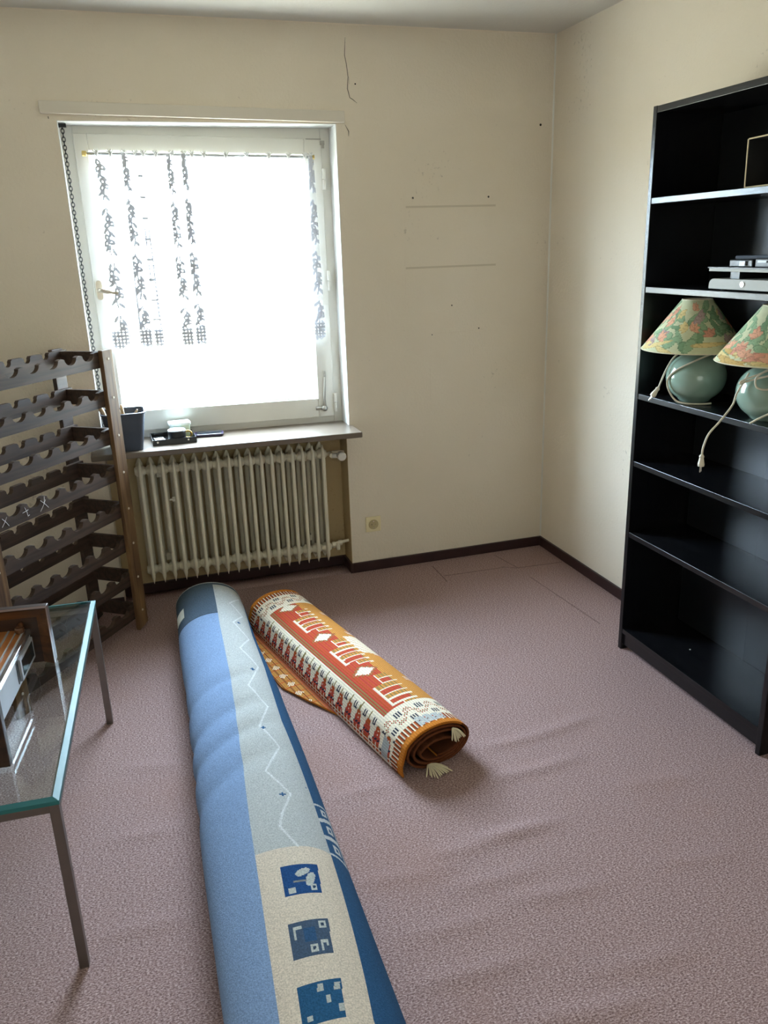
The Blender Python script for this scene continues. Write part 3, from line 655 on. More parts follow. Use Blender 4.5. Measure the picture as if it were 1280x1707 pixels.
def strip_rail(poly, y0, y1):
    # triangulate as a strip: top outline against the straight bottom
    top = poly[1:-1]; m = MB(); n = len(top); vs_ = []
    for y in (y0, y1):
        vs_ += [(x, y, z) for x, z in top]+[(x, y, -RHH) for x, z in top]
    fs = []
    for i in range(n-1):
        fs += [(i, i+1, n+i+1, n+i), (2*n+i+1, 2*n+i, 3*n+i, 3*n+i+1), (i+1, i, 2*n+i, 2*n+i+1), (n+i, n+i+1, 3*n+i+1, 3*n+i)]
    fs += [(0, n, 3*n, 2*n), (n-1, 3*n-1, 4*n-1, 2*n-1)]
    return m.add(vs_, fs)
fr0 = strip_rail(fpoly, 0.0, 0.018).build('front_rail', 'rackwood', rack); br0 = strip_rail(bpoly, RD-0.018, RD).build('back_rail', 'rackwood', rack)
sr0 = MB().box((RW-0.040, 0.018, -RHH), (RW-0.024, RD-0.018, -0.002)).build('side_rail', 'rackwood', rack, bevel=0.001)
rails_f = []
for k, tzv in enumerate(TZ):
    f = fr0 if k == 0 else share(fr0, 'front_rail', rack); f.location = (0, 0, tzv); rails_f.append(f)
    b = br0 if k == 0 else share(br0, 'back_rail', rack); b.location = (0, 0, tzv)
    s = sr0 if k == 0 else share(sr0, 'side_rail', rack); s.location = (0, 0, tzv)
    s = share(sr0, 'side_rail', rack); s.location = (-RW+0.064, 0, tzv)
for x0 in (0.0, RW-0.065):
    fp = post(x0, -0.02, False); post(x0, RD, True)
    for tzv in TZ:
        MB().lathe([(0.0045, -0.0025), (0.0055, 0.0)], (x0+0.034, -0.02, tzv-0.03), 10, 1).build('screw', 'screw', fp)
# chalk marks on the fourth rail
for cx0, strokes in ((0.315, [((-0.02, -0.052), (0.014, -0.016)), ((-0.012, -0.012), (0.024, -0.05)), ((0.002, -0.03), (0.01, -0.002))]), (0.225, [((-0.018, -0.03), (0.012, -0.026)), ((-0.004, -0.012), (0.006, -0.05)), ((0.006, -0.048), (0.014, -0.046))]), (0.12, [((-0.016, -0.05), (0.012, -0.02)), ((-0.01, -0.02), (0.016, -0.054))])):
    m = MB()
    for a, b in strokes: m.tube([(cx0+a[0], -0.0005, a[1]), (cx0+(a[0]+b[0])/2+0.002, -0.0008, (a[1]+b[1])/2), (cx0+b[0], -0.0005, b[1])], 0.0010, 5)
    m.build('chalk_mark', 'chalk', rails_f[3])

# ================================================================== glass table
TR = -math.atan2(0.056, 1.105)
tbl = thing('glass_table', 'low glass topped table with slim square steel legs', 'table', (-2.327, -2.117, 0), TR)
TW, TL, LH, LG = 0.62, 1.098, 0.464, 0.022
leg0 = MB().box((-LG, 0, 0), (0, LG, LH)).build('leg', 'steel', tbl, bevel=0.0012)
for lx, ly in ((0, TL-LG), (-TW+LG, 0), (-TW+LG, TL-LG)): share(leg0, 'leg', tbl, (lx, ly, 0))
MB().box((-TW+LG, 0.001, LH-LG), (-LG, LG-0.001, LH-0.0005)).build('top_rail', 'steel', tbl, bevel=0.001); MB().box((-TW+LG, TL-LG+0.001, LH-LG), (-LG, TL-0.001, LH-0.0005)).build('top_rail', 'steel', tbl, bevel=0.001)
for x in (-0.001, -TW+LG-0.001): MB().box((x-LG+0.002, LG, LH-LG), (x, TL-LG, LH-0.0005)).build('top_rail', 'steel', tbl, bevel=0.001)
# glass plate with a bevelled upper edge
bw = 0.014; g0, g1 = LH, LH+0.014; x0, x1, y0, y1 = -TW+0.001, 0.002, -0.004, TL+0.004
gm = MB()
A = [(x0, y0, g0), (x1, y0, g0), (x1, y1, g0), (x0, y1, g0)]; B = [(x0, y0, g1-0.004), (x1, y0, g1-0.004), (x1, y1, g1-0.004), (x0, y1, g1-0.004)]
Ct = [(x0+bw, y0+bw, g1), (x1-bw, y0+bw, g1), (x1-bw, y1-bw, g1), (x0+bw, y1-bw, g1)]
gm.add(A+B+Ct, [(8, 9, 10, 11), (3, 2, 1, 0)], 0)
gm.add(A+B+Ct, [(0, 1, 5, 4), (1, 2, 6, 5), (2, 3, 7, 6), (3, 0, 4, 7), (4, 5, 9, 8), (5, 6, 10, 9), (6, 7, 11, 10), (7, 4, 8, 11)], 1)
gm.build('glass_top', ['tableglass', 'glassedge'], tbl, recalc=False)
TG = g1

# vintage stereo with wooden cheeks
st = thing('vintage_stereo', 'vintage stereo with silver front and walnut cheeks on the glass table', 'stereo', (-2.371, -1.44, TG), math.radians(-7.5))
SD, SW, CH = 0.37, 0.50, 0.176
for yy, nm in ((0.0, 'far'), (-SW-0.022, 'near')):
    ck = MB().box((-SD, yy, 0), (0, yy+0.022, CH)).build('wooden_cheek', 'walnutdark', st, bevel=0.002)
    s_ = -1 if nm == 'far' else -1
    rm = MB(); yo, yi = yy, yy-0.016
    if nm == 'far':
        R_ = 0.032
        rm.add([(-SD, yo, CH), (0, yo, CH), (-R_, yo, CH-R_), (-SD, yo, CH-R_), (-SD, yi, CH), (0, yi, CH)], [(0, 1, 5, 4), (4, 5, 2, 3), (0, 3, 2, 1), (1, 2, 5), (0, 4, 3)])
        rm.build('bevelled_rim', 'walnut', ck)
        rm = MB().add([(0, yo, 0), (0, yo, CH), (-R_, yo, CH-R_), (-R_, yo, 0), (0, yi, 0), (0, yi, CH)], [(0, 1, 5, 4), (4, 5, 2, 3), (0, 3, 2, 1), (1, 2, 5), (0, 4, 3)])
        rm.build('bevelled_rim', 'walnut', ck)
bodyz = 0.108; FX = -0.058
MB().box((-SD, -SW, 0.012), (FX-0.006, 0, bodyz-0.004)).build('housing', 'black', st)
tp = MB().box((-SD, -SW, bodyz-0.004), (FX-0.006, 0, bodyz)).build('top_plate', 'orangewood', st)
MB().lathe([(0.03, 0.0), (0.03, 0.0015), (0.0, 0.0015)], (FX-0.105, -0.10, bodyz), 24).build('round_cap', 'black', tp)
for x, wd in ((-0.012, 0.006), (-0.032, 0.0035), (-0.054, 0.005)): MB().box((FX+x-wd/2, -SW, bodyz), (FX+x+wd/2, -0.004, bodyz+0.003)).build('trim_strip', 'silver', tp)
fp = MB().box((FX-0.006, -SW, 0.016), (FX, 0, bodyz+0.002)).build('front_panel', 'silver', st, bevel=0.001)
MB().box((FX-0.0065, -SW, bodyz-0.010), (FX+0.0045, -0.002, bodyz+0.004)).build('front_trim', 'chrome', fp, bevel=0.001)
MB().box((FX, -0.155, 0.026), (FX+0.008, -0.012, 0.090)).build('display_frame', 'silver', fp, bevel=0.001)
MB().box((FX+0.0075, -0.143, 0.036), (FX+0.0088, -0.024, 0.082)).build('display_glass', 'darkglass', fp)
MB().box((FX, -0.172, 0.026), (FX+0.0015, -0.157, 0.090)).build('slot', 'black', fp)
MB().lathe([(0.011, 0), (0.013, 0.002), (0.013, 0.012), (0.011, 0.016), (0.0, 0.016)], (FX-0.019, -0.022, bodyz+0.003), 18).tube([(FX-0.019, -0.022, bodyz+0.014), (FX-0.019, -0.002, bodyz+0.018)], 0.008, 10).build('knob', 'walnut', tp)
for fx in (-SD+0.03, -0.12):
    for fy in (-SW+0.03, -0.03): MB().lathe([(0.012, 0), (0.012, 0.0125)], (fx, fy, 0.0), 12).build('foot', 'black', st)

# ================================================================== rolled blue rug
YN, YFAR = -2.98, -0.345
def blue_edges(y):
    xl = np.interp(-y, [0.345, 0.6, 0.8, 1.2, 1.6, 2.0, 2.4, 3.0], [-1.992, -2.001, -2.009, -2.014, -2.028, -2.040, -2.044, -2.046])
    xr = np.interp(-y, [0.345, 0.8, 1.1, 1.5, 3.0], [-1.700, -1.690, -1.668, -1.664, -1.670])
    return xl, xr
HB = 0.205
def blue_section(y):
    xl, xr = blue_edges(y); xc = xl*0.54+xr*0.46; wl = xc-xl; w = xr-xc
    pts = []
    for a in np.linspace(-75, -180, 24)[0:]:           # left underside to the left extreme, then up to the top
        pass
    for a in np.linspace(250, 90, 70): pts.append((xc+wl*math.cos(math.radians(a)), HB/2+HB/2*math.sin(math.radians(a))))
    flare = float(np.interp(-y, [0.5, 1.2], [0.0, 1.0]))
    P0, P1 = np.array((xc, HB)), np.array((xc+0.58*w, HB))
    P2 = np.array((xr-0.03*flare+0.012*(1-flare), HB*(0.72-0.06*flare))); P3 = np.array((xr-0.010*(1-flare), 0.006+0.05*(1-flare)))
    for t in np.linspace(0, 1, 60)[1:]:
        q = (1-t)**3*P0+3*(1-t)**2*t*P1+3*(1-t)*t*t*P2+t**3*P3; pts.append((q[0], q[1]))
    pts = np.array(pts)
    L = np.concatenate([[0], np.cumsum(np.hypot(*(pts[1:]-pts[:-1]).T))])
    return pts, L
NVB, NYB = 140, 640
vgrid = np.linspace(0, 1, NVB+1); ys_b = np.linspace(YFAR, YN, NYB+1)
BP = np.zeros((NYB+1, NVB+1, 3)); BV = np.zeros((NYB+1, NVB+1))
for j, y in enumerate(ys_b):
    pts, L = blue_section(y); v = vgrid*L[-1]
    BP[j, :, 0] = np.interp(v, L, pts[:, 0]); BP[j, :, 2] = np.interp(v, L, pts[:, 1]); BP[j, :, 1] = y; BV[j] = v
# creases around the roll
xl_, xr_ = blue_edges(ys_b); xcb = (xl_+xr_)/2
for cy0, amp, wdt, slant in ((-1.22, 0.006, 0.035, 0.35), (-1.42, 0.007, 0.04, 0.4), (-1.56, 0.006, 0.035, 0.45), (-1.72, 0.005, 0.04, 0.5), (-1.05, 0.003, 0.05, 0.3)):
    off = BP[..., 1]-(cy0+slant*(BP[..., 0]-xcb[:, None]))
    wgt = np.exp(-(off/wdt)**2)*np.clip((0.12-(BP[..., 0]-xcb[:, None]))/0.14, 0, 1)*np.clip(BP[..., 2]/0.05, 0, 1)
    dx = (BP[..., 0]-xcb[:, None]); dz = BP[..., 2]-HB/2; r_ = np.hypot(dx, dz)+1e-6
    BP[..., 0] -= amp*wgt*dx/r_; BP[..., 2] -= amp*wgt*dz/r_
BPX = pix(BP)
vis = np.zeros((NYB+1, NVB+1), bool)
for j in range(NYB+1):
    # visible where the outward normal faces the viewer
    d = np.gradient(BP[j, :, [0, 2]], axis=1); nxx, nzz = -d[1], d[0]
    to = CAM[None]-BP[j]; vis[j] = (nxx*to[:, 0]+nzz*to[:, 2]) > 0
BPX[~vis] = 1e6
def bluv(px, py):
    k = np.argmin(((BPX-np.array([px, py]))**2).sum(-1)); j, i = divmod(k, NVB+1); return ys_b[j], BV[j, i]
def fitline(lst):
    q = sorted(bluv(*p) for p in lst); return np.array([a for a, _ in q]), np.array([b for _, b in q])
bgY, bgV = fitline([(357, 986), (372, 1075), (386, 1160), (400, 1240), (425, 1400), (445, 1560), (460, 1700)])
gdY, gdV = fitline([(468, 1200), (490, 1250), (518, 1320), (548, 1420), (590, 1560), (622, 1700)])
pb_ = np.polyfit(bgY, bgV, 2); pg_ = np.polyfit(gdY, gdV, 2)
PTS_OLD, BV_OLD = BP, BV
nA, nB, nC = 46, 84, 46; NVB2, NYB2 = nA+nB+nC, 900
ys2 = np.linspace(YFAR, YN, NYB2+1); BP2 = np.zeros((NYB2+1, NVB2+1, 3)); BV2 = np.zeros((NYB2+1, NVB2+1))
for j, y in enumerate(ys2):
    f = (y-YFAR)/(YN-YFAR)*NYB; j0 = min(int(f), NYB-1); fr_ = f-j0
    row = BP[j0]*(1-fr_)+BP[j0+1]*fr_; vv = BV[j0]*(1-fr_)+BV[j0+1]*fr_; Lm = vv[-1]
    vb = np.polyval(pb_, y); vg = min(np.polyval(pg_, min(max(y, gdY.min()), gdY.max())), Lm-0.02)
    cc = np.concatenate([np.linspace(0, vb, nA+1), np.linspace(vb, vg, nB+1)[1:], np.linspace(vg, Lm, nC+1)[1:]])
    BV2[j] = cc
    for c in range(3): BP2[j, :, c] = np.interp(cc, vv, row[:, c])
BP, BV, ys_b, NVB, NYB = BP2, BV2, ys2, NVB2, NYB2
VC2 = (BV[1:, 1:]+BV[:-1, :-1])/2; YC = np.repeat(((ys_b[1:]+ys_b[:-1])/2)[:, None], NVB, 1)
BPX = pix(BP); vis = np.zeros((NYB+1, NVB+1), bool)
for j in range(NYB+1):
    d = np.gradient(BP[j][:, [0, 2]], axis=0); to = CAM[None]-BP[j]; vis[j] = (-d[:, 1]*to[:, 0]+d[:, 0]*to[:, 2]) > 0
BPX[~vis] = 1e6
cblue, cgrey, ccream, cnavy, cteal = [np.array(rgb(*c)) for c in ((124, 147, 180), (172, 174, 172), (202, 188, 170), (44, 82, 118), (76, 90, 104))]
cwhite = np.array(rgb(206, 208, 208))
VB_ = np.repeat((BV[1:, nA]+BV[:-1, nA])[:, None]/2, NVB, 1); VG_ = np.repeat((BV[1:, nA+nB]+BV[:-1, nA+nB])[:, None]/2, NVB, 1)
VGfar = VG_.copy()
cols = np.zeros(YC.shape+(4,)); cols[:] = cgrey
cream_y = np.mean([bluv(430, 1425)[0], bluv(480, 1413)[0], bluv(538, 1416)[0]])
cols[YC < cream_y] = ccream; cols[VC2 < VB_] = cblue; cols[VC2 > VG_] = cnavy
ty = bluv(360, 1021)[0]
cols[(YC > ty) & (VC2 < VB_)] = cteal
cols[YC > YFAR-0.030] = cteal*0.9; cols[YC > YFAR-0.008] = cwhite*0.7
cols[(np.abs(YC-ty) < 0.004) & (VC2 < VB_)] = cteal*0.5
def quad_uv(c4):
    """corners TL, TR, BR, BL in photo pixels -> local square coordinates for each cell"""
    (y0, v0), (y1, v1), (y2, v2), (y3, v3) = [bluv(*p) for p in c4]
    yt, yb = (y0+y1)/2, (y2+y3)/2; 
    b = (YC-yt)/(yb-yt); vl = v0+(v3-v0)*b; vr = v1+(v2-v1)*b
    return (VC2-vl)/(vr-vl), b
def inside(a, b): return (a > 0) & (a < 1) & (b > 0) & (b < 1)
def rect(a, b, x0, x1, y0, y1): return (a > x0) & (a < x1) & (b > y0) & (b < y1)
def ell(a, b, cx, cy, rx, ry, an):
    p = (a-cx)*math.cos(an)+(b-cy)*math.sin(an); q = -(a-cx)*math.sin(an)+(b-cy)*math.cos(an); return (p/rx)**2+(q/ry)**2 < 1
lt = np.array(rgb(176, 178, 172))
a, b = quad_uv([(467, 1446), (528, 1441), (537, 1490), (475, 1496)])
cols[inside(a, b)] = np.array(rgb(30, 68, 116))
for e in (ell(a, b, .56, .27, .22, .11, -.45), ell(a, b, .74, .52, .24, .12, -1.2)): cols[e & inside(a, b)] = lt
for r in (rect(a, b, .12, .30, .74, .92), rect(a, b, .72, .88, .70, .90)): cols[r] = lt
cols[rect(a, b, .77, .84, .76, .84)] = cnavy*0.5; cols[rect(a, b, .28, .62, .55, .60)] = lt*0.5
a, b = quad_uv([(480, 1541), (546, 1531), (556, 1590), (490, 1601)])
cols[inside(a, b)] = np.array(rgb(66, 82, 102)); cols[rect(a, b, .35, .65, .2, .6)] = np.array(rgb(46, 78, 112))
for r in (rect(a, b, .10, .32, .12, .20), rect(a, b, .10, .17, .12, .48), rect(a, b, .74, .93, .05, .26), rect(a, b, .46, .64, .70, .92), rect(a, b, .72, .79, .62, .92), rect(a, b, .72, .92, .62, .70), rect(a, b, .86, .92, .62, .80)): cols[r] = lt
for r in (rect(a, b, .80, .87, .11, .20), rect(a, b, .52, .58, .77, .85)): cols[r] = np.array(rgb(50, 64, 84))
a, b = quad_uv([(494, 1646), (568, 1631), (578, 1699), (504, 1712)])
cols[inside(a, b)] = np.array(rgb(38, 82, 116))
for r in (rect(a, b, .44, .58, .06, .25), rect(a, b, .82, .97, .10, .30), rect(a, b, .60, .72, .38, .58), rect(a, b, .86, 1.0, .62, .82), rect(a, b, .12, .26, .76, .90)): cols[r] = lt*0.9
# thin zigzag and crosses on the grey field
zz = [(398, 1000), (383, 1005), (404, 1028), (389, 1037), (415, 1066), (400, 1080), (430, 1112), (414, 1142), (446, 1178), (432, 1210), (466, 1245), (443, 1285), (485, 1324), (470, 1355), (467, 1378), (497, 1410)]
zuv = [bluv(*p) for p in zz]
def dist_seg(p, q):
    d = np.array(q)-np.array(p); L2 = d@d+1e-9; t = np.clip(((YC-p[0])*d[0]+(VC2-p[1])*d[1])/L2, 0, 1); return np.hypot(YC-p[0]-t*d[0], VC2-p[1]-t*d[1])
for p, q in zip(zuv[:-1], zuv[1:]):
    k = dist_seg(p, q) < 0.0032; cols[k] = cols[k]*0.35+cwhite*0.65
for cpx in ((398, 1038), (421, 1115), (439, 1213), (471, 1324), (510, 1314)):
    y, v = bluv(*cpx); s = 0.0085 if cpx[0] != 510 else 0.004
    cols[(np.abs(YC-y) < s) & (np.abs(VC2-v) < s*0.35)] = cnavy; cols[(np.abs(YC-y) < s*0.35) & (np.abs(VC2-v) < s)] = cnavy
# open squares on the navy border
yl = [bluv(*p)[0] for p in ((521, 1338), (531, 1366), (541, 1395), (551, 1425))]; yr = [bluv(*p)[0] for p in ((534, 1336), (546, 1365), (560, 1402), (574, 1440))]
vmax = np.repeat((BV[1:, -1])[:, None], NVB, 1)-VG_; sa = (VC2-VG_)/np.maximum(vmax, 1e-3)
sa = sa/0.72
for k in range(3):
    yt = yl[k]+(yr[k]-yl[k])*sa; yb = yl[k+1]+(yr[k+1]-yl[k+1])*sa; b = (YC-yt)/(yb-yt)
    cell = (sa > 0.0) & (sa < 1.0) & (b > 0) & (b < 1)
    cols[cell & ((b < 0.11) | (b > 0.89) | (sa > 0.86))] = cwhite*0.85
    cols[cell & (b > 0.30) & (b < 0.72) & (sa > 0.26) & (sa < 0.66) & ~((b > 0.42) & (b < 0.60) & (sa > 0.38) & (sa < 0.54))] = cwhite*0.85
bm_ = MB(); bm_.v = [tuple(p) for p in BP.reshape(-1, 3)]
W1 = NVB+1
bm_.f = [(j*W1+i, (j+1)*W1+i, (j+1)*W1+i+1, j*W1+i+1) for j in range(NYB) for i in range(NVB)]; cl = list(map(tuple, cols.reshape(-1, 4)))
# underside and spiral ends
for i0, i1 in ((0, NVB),):
    for j in range(0, NYB): bm_.f.append((j*W1+NVB, (j+1)*W1+NVB, (j+1)*W1, j*W1)); cl.append(tuple(cnavy*0.6))
bm_.m = [0]*len(bm_.f)
blue = thing('rolled_rug', 'long thick rolled rug in blue grey and cream across the carpet', 'rug', (0, 0, 0))
bm_.build('rug_roll', 'bluerug', blue, smooth=True, colors=cl, recalc=False)
for j, ysgn, nm in ((0, 1, 'far'), (NYB, -1, 'near')):
    ring = BP[j]; cz = HB/2; cxm = (ring[:, 0].min()+ring[:, 0].max())/2
    # closed backing disc and the rolled-up layers proud of it
    disc = MB(); disc.add([(x, y-ysgn*0.006, z) for x, y, z in ring], [tuple(range(len(ring)))]); disc.build('roll_end', 'tag', blue)
    sp = MB(); pts = []
    for t in np.linspace(0, 5*2*PI, 200):
        s = 1-0.80*t/(5*2*PI); pts.append((cxm+0.135*s*math.cos(t), ring[0, 1]-ysgn*0.002, cz+0.085*s*math.sin(t)))
    sp.tube(pts, 0.006, 5); sp.build('roll_layers', 'steel' if False else 'crate', blue, smooth=True)
p = bluv(301, 1050); q = bluv(306, 1020)
# woven care tag stitched to the teal end
def on_blue(y, v, lift):
    j = int(round((y-YFAR)/(YN-YFAR)*NYB)); i = int(np.argmin(abs(BV[j]-v))); i0, i1 = max(i-1, 0), min(i+1, NVB)
    t = BP[j, i1]-BP[j, i0]; n_ = np.array([-t[2], 0, t[0]]); n_ /= np.linalg.norm(n_); return BP[j, i]+n_*lift
tg = [bluv(*k) for k in ((306, 1015), (308, 1030), (297, 1048), (299, 1030))]
y_a, y_b = tg[0][0], tg[2][0]; v_a, v_b = min(k[1] for k in tg), max(k[1] for k in tg)
ng = 6; tv = []
for lift in (0.0006, 0.0022):
    for i in range(ng+1):
        for k in range(2): tv.append(on_blue(y_a+(y_b-y_a)*k, v_a+(v_b-v_a)*i/ng, lift))
tf = [(2*i+14, 2*i+15, 2*i+17, 2*i+16) for i in range(ng)]+[(2*i, 2*i+2, 2*i+16, 2*i+14) for i in range(ng)]+[(2*i+1, 2*i+15, 2*i+17, 2*i+3) for i in range(ng)]
MB().add(tv, tf).build('care_tag', 'tag', blue)['label'] = 'small white woven tag'

# ================================================================== rolled kilim
KF, KN = np.array([-1.560, -0.425]), np.array([-1.268, -1.672])
KL = float(np.linalg.norm(KN-KF)); kd = (KF-KN)/KL; kp = np.array([kd[1], -kd[0]])        # kd: near -> far, kp: to the right
if kp[0] < 0: kp = -kp
def kprofile():
    pts = [(-0.130, 0.004), (-0.134, 0.020), (-0.134, 0.042)]
    turns = 3.75
    for t in np.arange(0, turns, 1/96.0):
        ph_ = math.radians(158)-t*2*PI; sh = max(0.0, t-0.35)
        a_ = 0.125-0.017*sh; b_ = 0.074-0.0125*sh
        pts.append((a_*math.cos(ph_)+0.006*sh, 0.072+b_*math.sin(ph_)-0.002*sh-(0.014*max(0, t-2.2) if math.sin(ph_) > 0.3 else 0)))
    return np.array(pts)
kpts = kprofile(); kl = np.concatenate([[0], np.cumsum(np.hypot(*(kpts[1:]-kpts[:-1]).T))])
KT = kl[-1]
tfine = np.concatenate([np.arange(-0.115, 0.44, 0.0045), np.linspace(0.445, KT, 90)])
NSK = 230; ss = np.linspace(0, KL, NSK+1); THK = 0.0035
def kpoint(t, s):
    if t >= 0:
        x = np.interp(t, kl, kpts[:, 0]); z = np.interp(t, kl, kpts[:, 1])
    else:
        # loose outer edge: curls out over the floor toward the blue roll
        x = -0.130+t*0.92; z = 0.006+0.004*math.sin(-t*30)
    f = s/KL
    # roll sags a little and widens in the middle; the lower left flank bulges where the flap opens
    x *= 1+0.03*math.sin(PI*f); z *= 1+0.02*math.sin(2*PI*f)
    if 0 <= t < 0.07: x += -0.0*f
    return x, max(z, 0.0045)
def tstart(s): 
    f = s/KL
    return -0.105*float(np.interp(f, [0.0, 0.33, 0.45, 0.56, 0.72, 1.0], [0.0, 0.0, 0.55, 0.95, 0.9, 0.3]))
kv = np.zeros((NSK+1, len(tfine), 2, 3)); TT = np.zeros((NSK+1, len(tfine)))
for j, s in enumerate(ss):
    t0 = tstart(s); tt = np.maximum(tfine, t0) ; TT[j] = tt
    pr = np.array([kpoint(t, s) for t in tt])
    g = np.array([np.array(kpoint(t+0.002, s))-np.array(kpoint(max(t-0.002, t0-0.002), s)) for t in tt]); nrm = np.stack([-g[:, 1], g[:, 0]], 1); nrm /= np.linalg.norm(nrm, axis=1)[:, None]+1e-9
    for side, sg in ((0, 1), (1, -1)):
        q = pr+nrm*THK*sg; q[:, 1] = np.maximum(q[:, 1], 0.0012 if sg < 0 else 0.004)
        c2 = KN[None]+kd[None]*s+kp[None]*q[:, :1]
        kv[j, :, side, 0] = c2[:, 0]; kv[j, :, side, 1] = c2[:, 1]; kv[j, :, side, 2] = q[:, 1]
K = {k: np.array(rgb(*v)) for k, v in dict(orange=(196, 120, 44), red=(180, 72, 54), cream=(228, 216, 194), olive=(132, 116, 72), navy=(42, 44, 62), rust=(176, 82, 42), brown=(104, 58, 34), grey=(176, 178, 176), back=(98, 56, 36), gold=(196, 136, 68)).items()}
def kcol(s, t):
    e = min(s, KL-s); near = s < KL/2
    ci, cj = int(s/0.0055), int((t+0.5)/0.0045)
    if t > 0.46: return K['back']
    if e < 0.020: return K['orange']
    # tape patches
    if near and 0.085 < s < 0.125 and 0.015 < t < 0.075+0.4*(s-0.085): return K['grey']*0.9
    if near and 0.030 < s < 0.075-0.15*(t-0.2) and 0.185 < t < 0.285 and (ci*7+cj*3) % 11: return K['grey']*1.05
    if e < 0.062: return (K['cream'], K['rust'], K['brown'])[cj % 3] if e > 0.03 or cj % 2 else K['orange']
    inner = t < -0.02
    if inner:
        a = (s % 0.075)-0.037; b = t+0.060
        if abs(a) < 0.018 and abs(b) < 0.016 and (abs(a)+abs(b) < 0.02) and (ci+cj) % 2: return K['cream']
        if cj % 5 == 0: return K['brown']*1.3
        return K['gold']*0.75 if (ci % 9) else K['rust']
    if t < 0.008: return (K['red'], K['olive'], K['red'], K['rust'], K['red'], K['cream'])[int((t+0.02)/0.0047) % 6]
    end = e < 0.165
    if t < 0.128 or end:
        if end and t > 0.095:
            # cross band at the end of the rug
            a = (t % 0.080)-0.040; b = e-0.066
            zc = 0.045+0.022*math.cos(a/0.040*PI)
            d = abs(b-zc)
            if d < 0.014: return (K['cream'], K['rust'], K['olive'], K['red'])[(ci+2*cj) % 4] if (ci+cj) % 2 else K['cream']
            if abs(abs(a)-0.040) < 0.014 and abs(b-0.066) < 0.014 and cj % 2: return K['navy']
            if abs(a) < 0.013 and abs(b-0.016) < 0.010 and cj % 2: return K['navy']
            return K['cream']
        P_ = 0.064; a = (s % P_)-P_/2; b = t-0.012; Hh = 0.105
        w_ = 0.033*(1-0.92*b/Hh)
        if b < 0.0: return K['cream']
        if abs(a) < w_:
            if b < 0.024: return K['rust'] if (cj % 3) and (ci % 4) else K['cream']
            if 0.034 < b < 0.046 and (cj+ci) % 3: return K['navy']
            if b > 0.080: return K['olive'] if ci % 3 else K['cream']
            return K['cream'] if (ci % 4 == 0 and cj % 3 == 0) else (K['red'] if b < 0.06 else K['rust'])
        ao = P_/2-abs(a)
        if ao < 0.011 and 0.074 < b < 0.098: return K['navy'] if (ci % 2 or b < 0.082) else K['cream']
        if ao < 0.008 and 0.008 < b < 0.030: return K['navy'] if cj % 3 else K['cream']
        return K['cream']
    if t < 0.158: return (K['red'], K['olive'], K['red'], K['olive'], K['red'], K['rust'])[int((t-0.128)/0.005) % 6]
    # red field with combs
    P_ = 0.33; u = ((s-0.145) % P_)/1.2; b = (t-0.158)/1.35
    warm = K['gold'] if int((s-0.165)/P_*2) % 2 == 0 else K['gold']*0.95
    fld = K['red'] if cj % 4 else K['rust']*1.1
    if b > 0.085:
        mid = abs(s-KL*0.50) < 0.09-0.25*max(0, 0.12-b)
        if mid: return K['cream'] if (ci+cj) % 7 else K['gold']
        if abs((s % 0.22)-0.11) < 0.018 and abs(b-0.135) < 0.02: return K['rust'] if ci % 2 else K['cream']
        return warm
    if u < 0.195:
        k = int(u/0.0275); f = u-k*0.0275
        lo = 0.012 if 1 <= k <= 4 else 0.040
        if b > lo:
            if f < 0.0075: return K['cream'] if not (0.024 < b < 0.075 and f < 0.0022) else K['red']
            if b < lo+0.006: return K['cream']
            if k % 2 == 0 or b > 0.07: return K['olive'] if (cj % 3 == 0 and b < 0.075) else warm
            return fld
        return fld
    c_ = u-0.235
    if abs(c_)+abs(b-0.036)*0.9 < 0.026: return K['cream']
    if abs(c_)+abs(b-0.036)*0.9 < 0.036: return K['olive'] if ci % 2 else fld
    if b > 0.068: return K['gold']
    return fld
km = MB(); NTK = len(tfine)
km.v = [tuple(p) for p in kv.reshape(-1, 3)]
def kid(j, i, sd): return (j*NTK+i)*2+sd
kc = []
for j in range(NSK):
    for i in range(NTK-1):
        if TT[j, i+1]-TT[j, i] < 1e-6 and TT[j+1, i+1]-TT[j+1, i] < 1e-6: continue
        km.f.append((kid(j, i, 0), kid(j, i+1, 0), kid(j+1, i+1, 0), kid(j+1, i, 0))); kc.append(kcol((ss[j]+ss[j+1])/2, (TT[j, i]+TT[j, i+1])/2)*(1.10 if i % 2 else 0.88))
        km.f.append((kid(j, i, 1), kid(j+1, i, 1), kid(j+1, i+1, 1), kid(j, i+1, 1))); kc.append(K['back'])
for j in (0, NSK):
    for i in range(NTK-1): km.f.append((kid(j, i, 0), kid(j, i, 1), kid(j, i+1, 1), kid(j, i+1, 0))); kc.append(K['brown'] if TT[j, i] > 0.33 else K['orange']*0.8)
for j in range(NSK):
    for i in (0, NTK-1): km.f.append((kid(j, i, 0), kid(j+1, i, 0), kid(j+1, i, 1), kid(j, i, 1))); kc.append(K['orange'])
km.m = [0]*len(km.f)
kil = thing('kilim_rug', 'rolled orange red and cream kilim with tasselled ends beside the blue roll', 'rug')
km.build('kilim_roll', 'kilim', kil, smooth=True, colors=kc, recalc=False)
def kw(x, s, z): c = KN+kd*s+kp*x; return (c[0], c[1], z)
def tassel(root, tips, nm='tassel'):
    m = MB(); r0 = Vector(root)
    for tp_ in tips:
        e = Vector(tp_); mid = (r0+e)/2+Vector((0, 0, 0.008)); m.tube(smooth_path([r0, mid, e], 4), [0.0032]*4+[0.0026]*4+[0.0015], 5)
    m.build(nm, 'wooltassel', kil, smooth=True)
tt_ = on(722, 1278, 2, 0.008)
tips = []
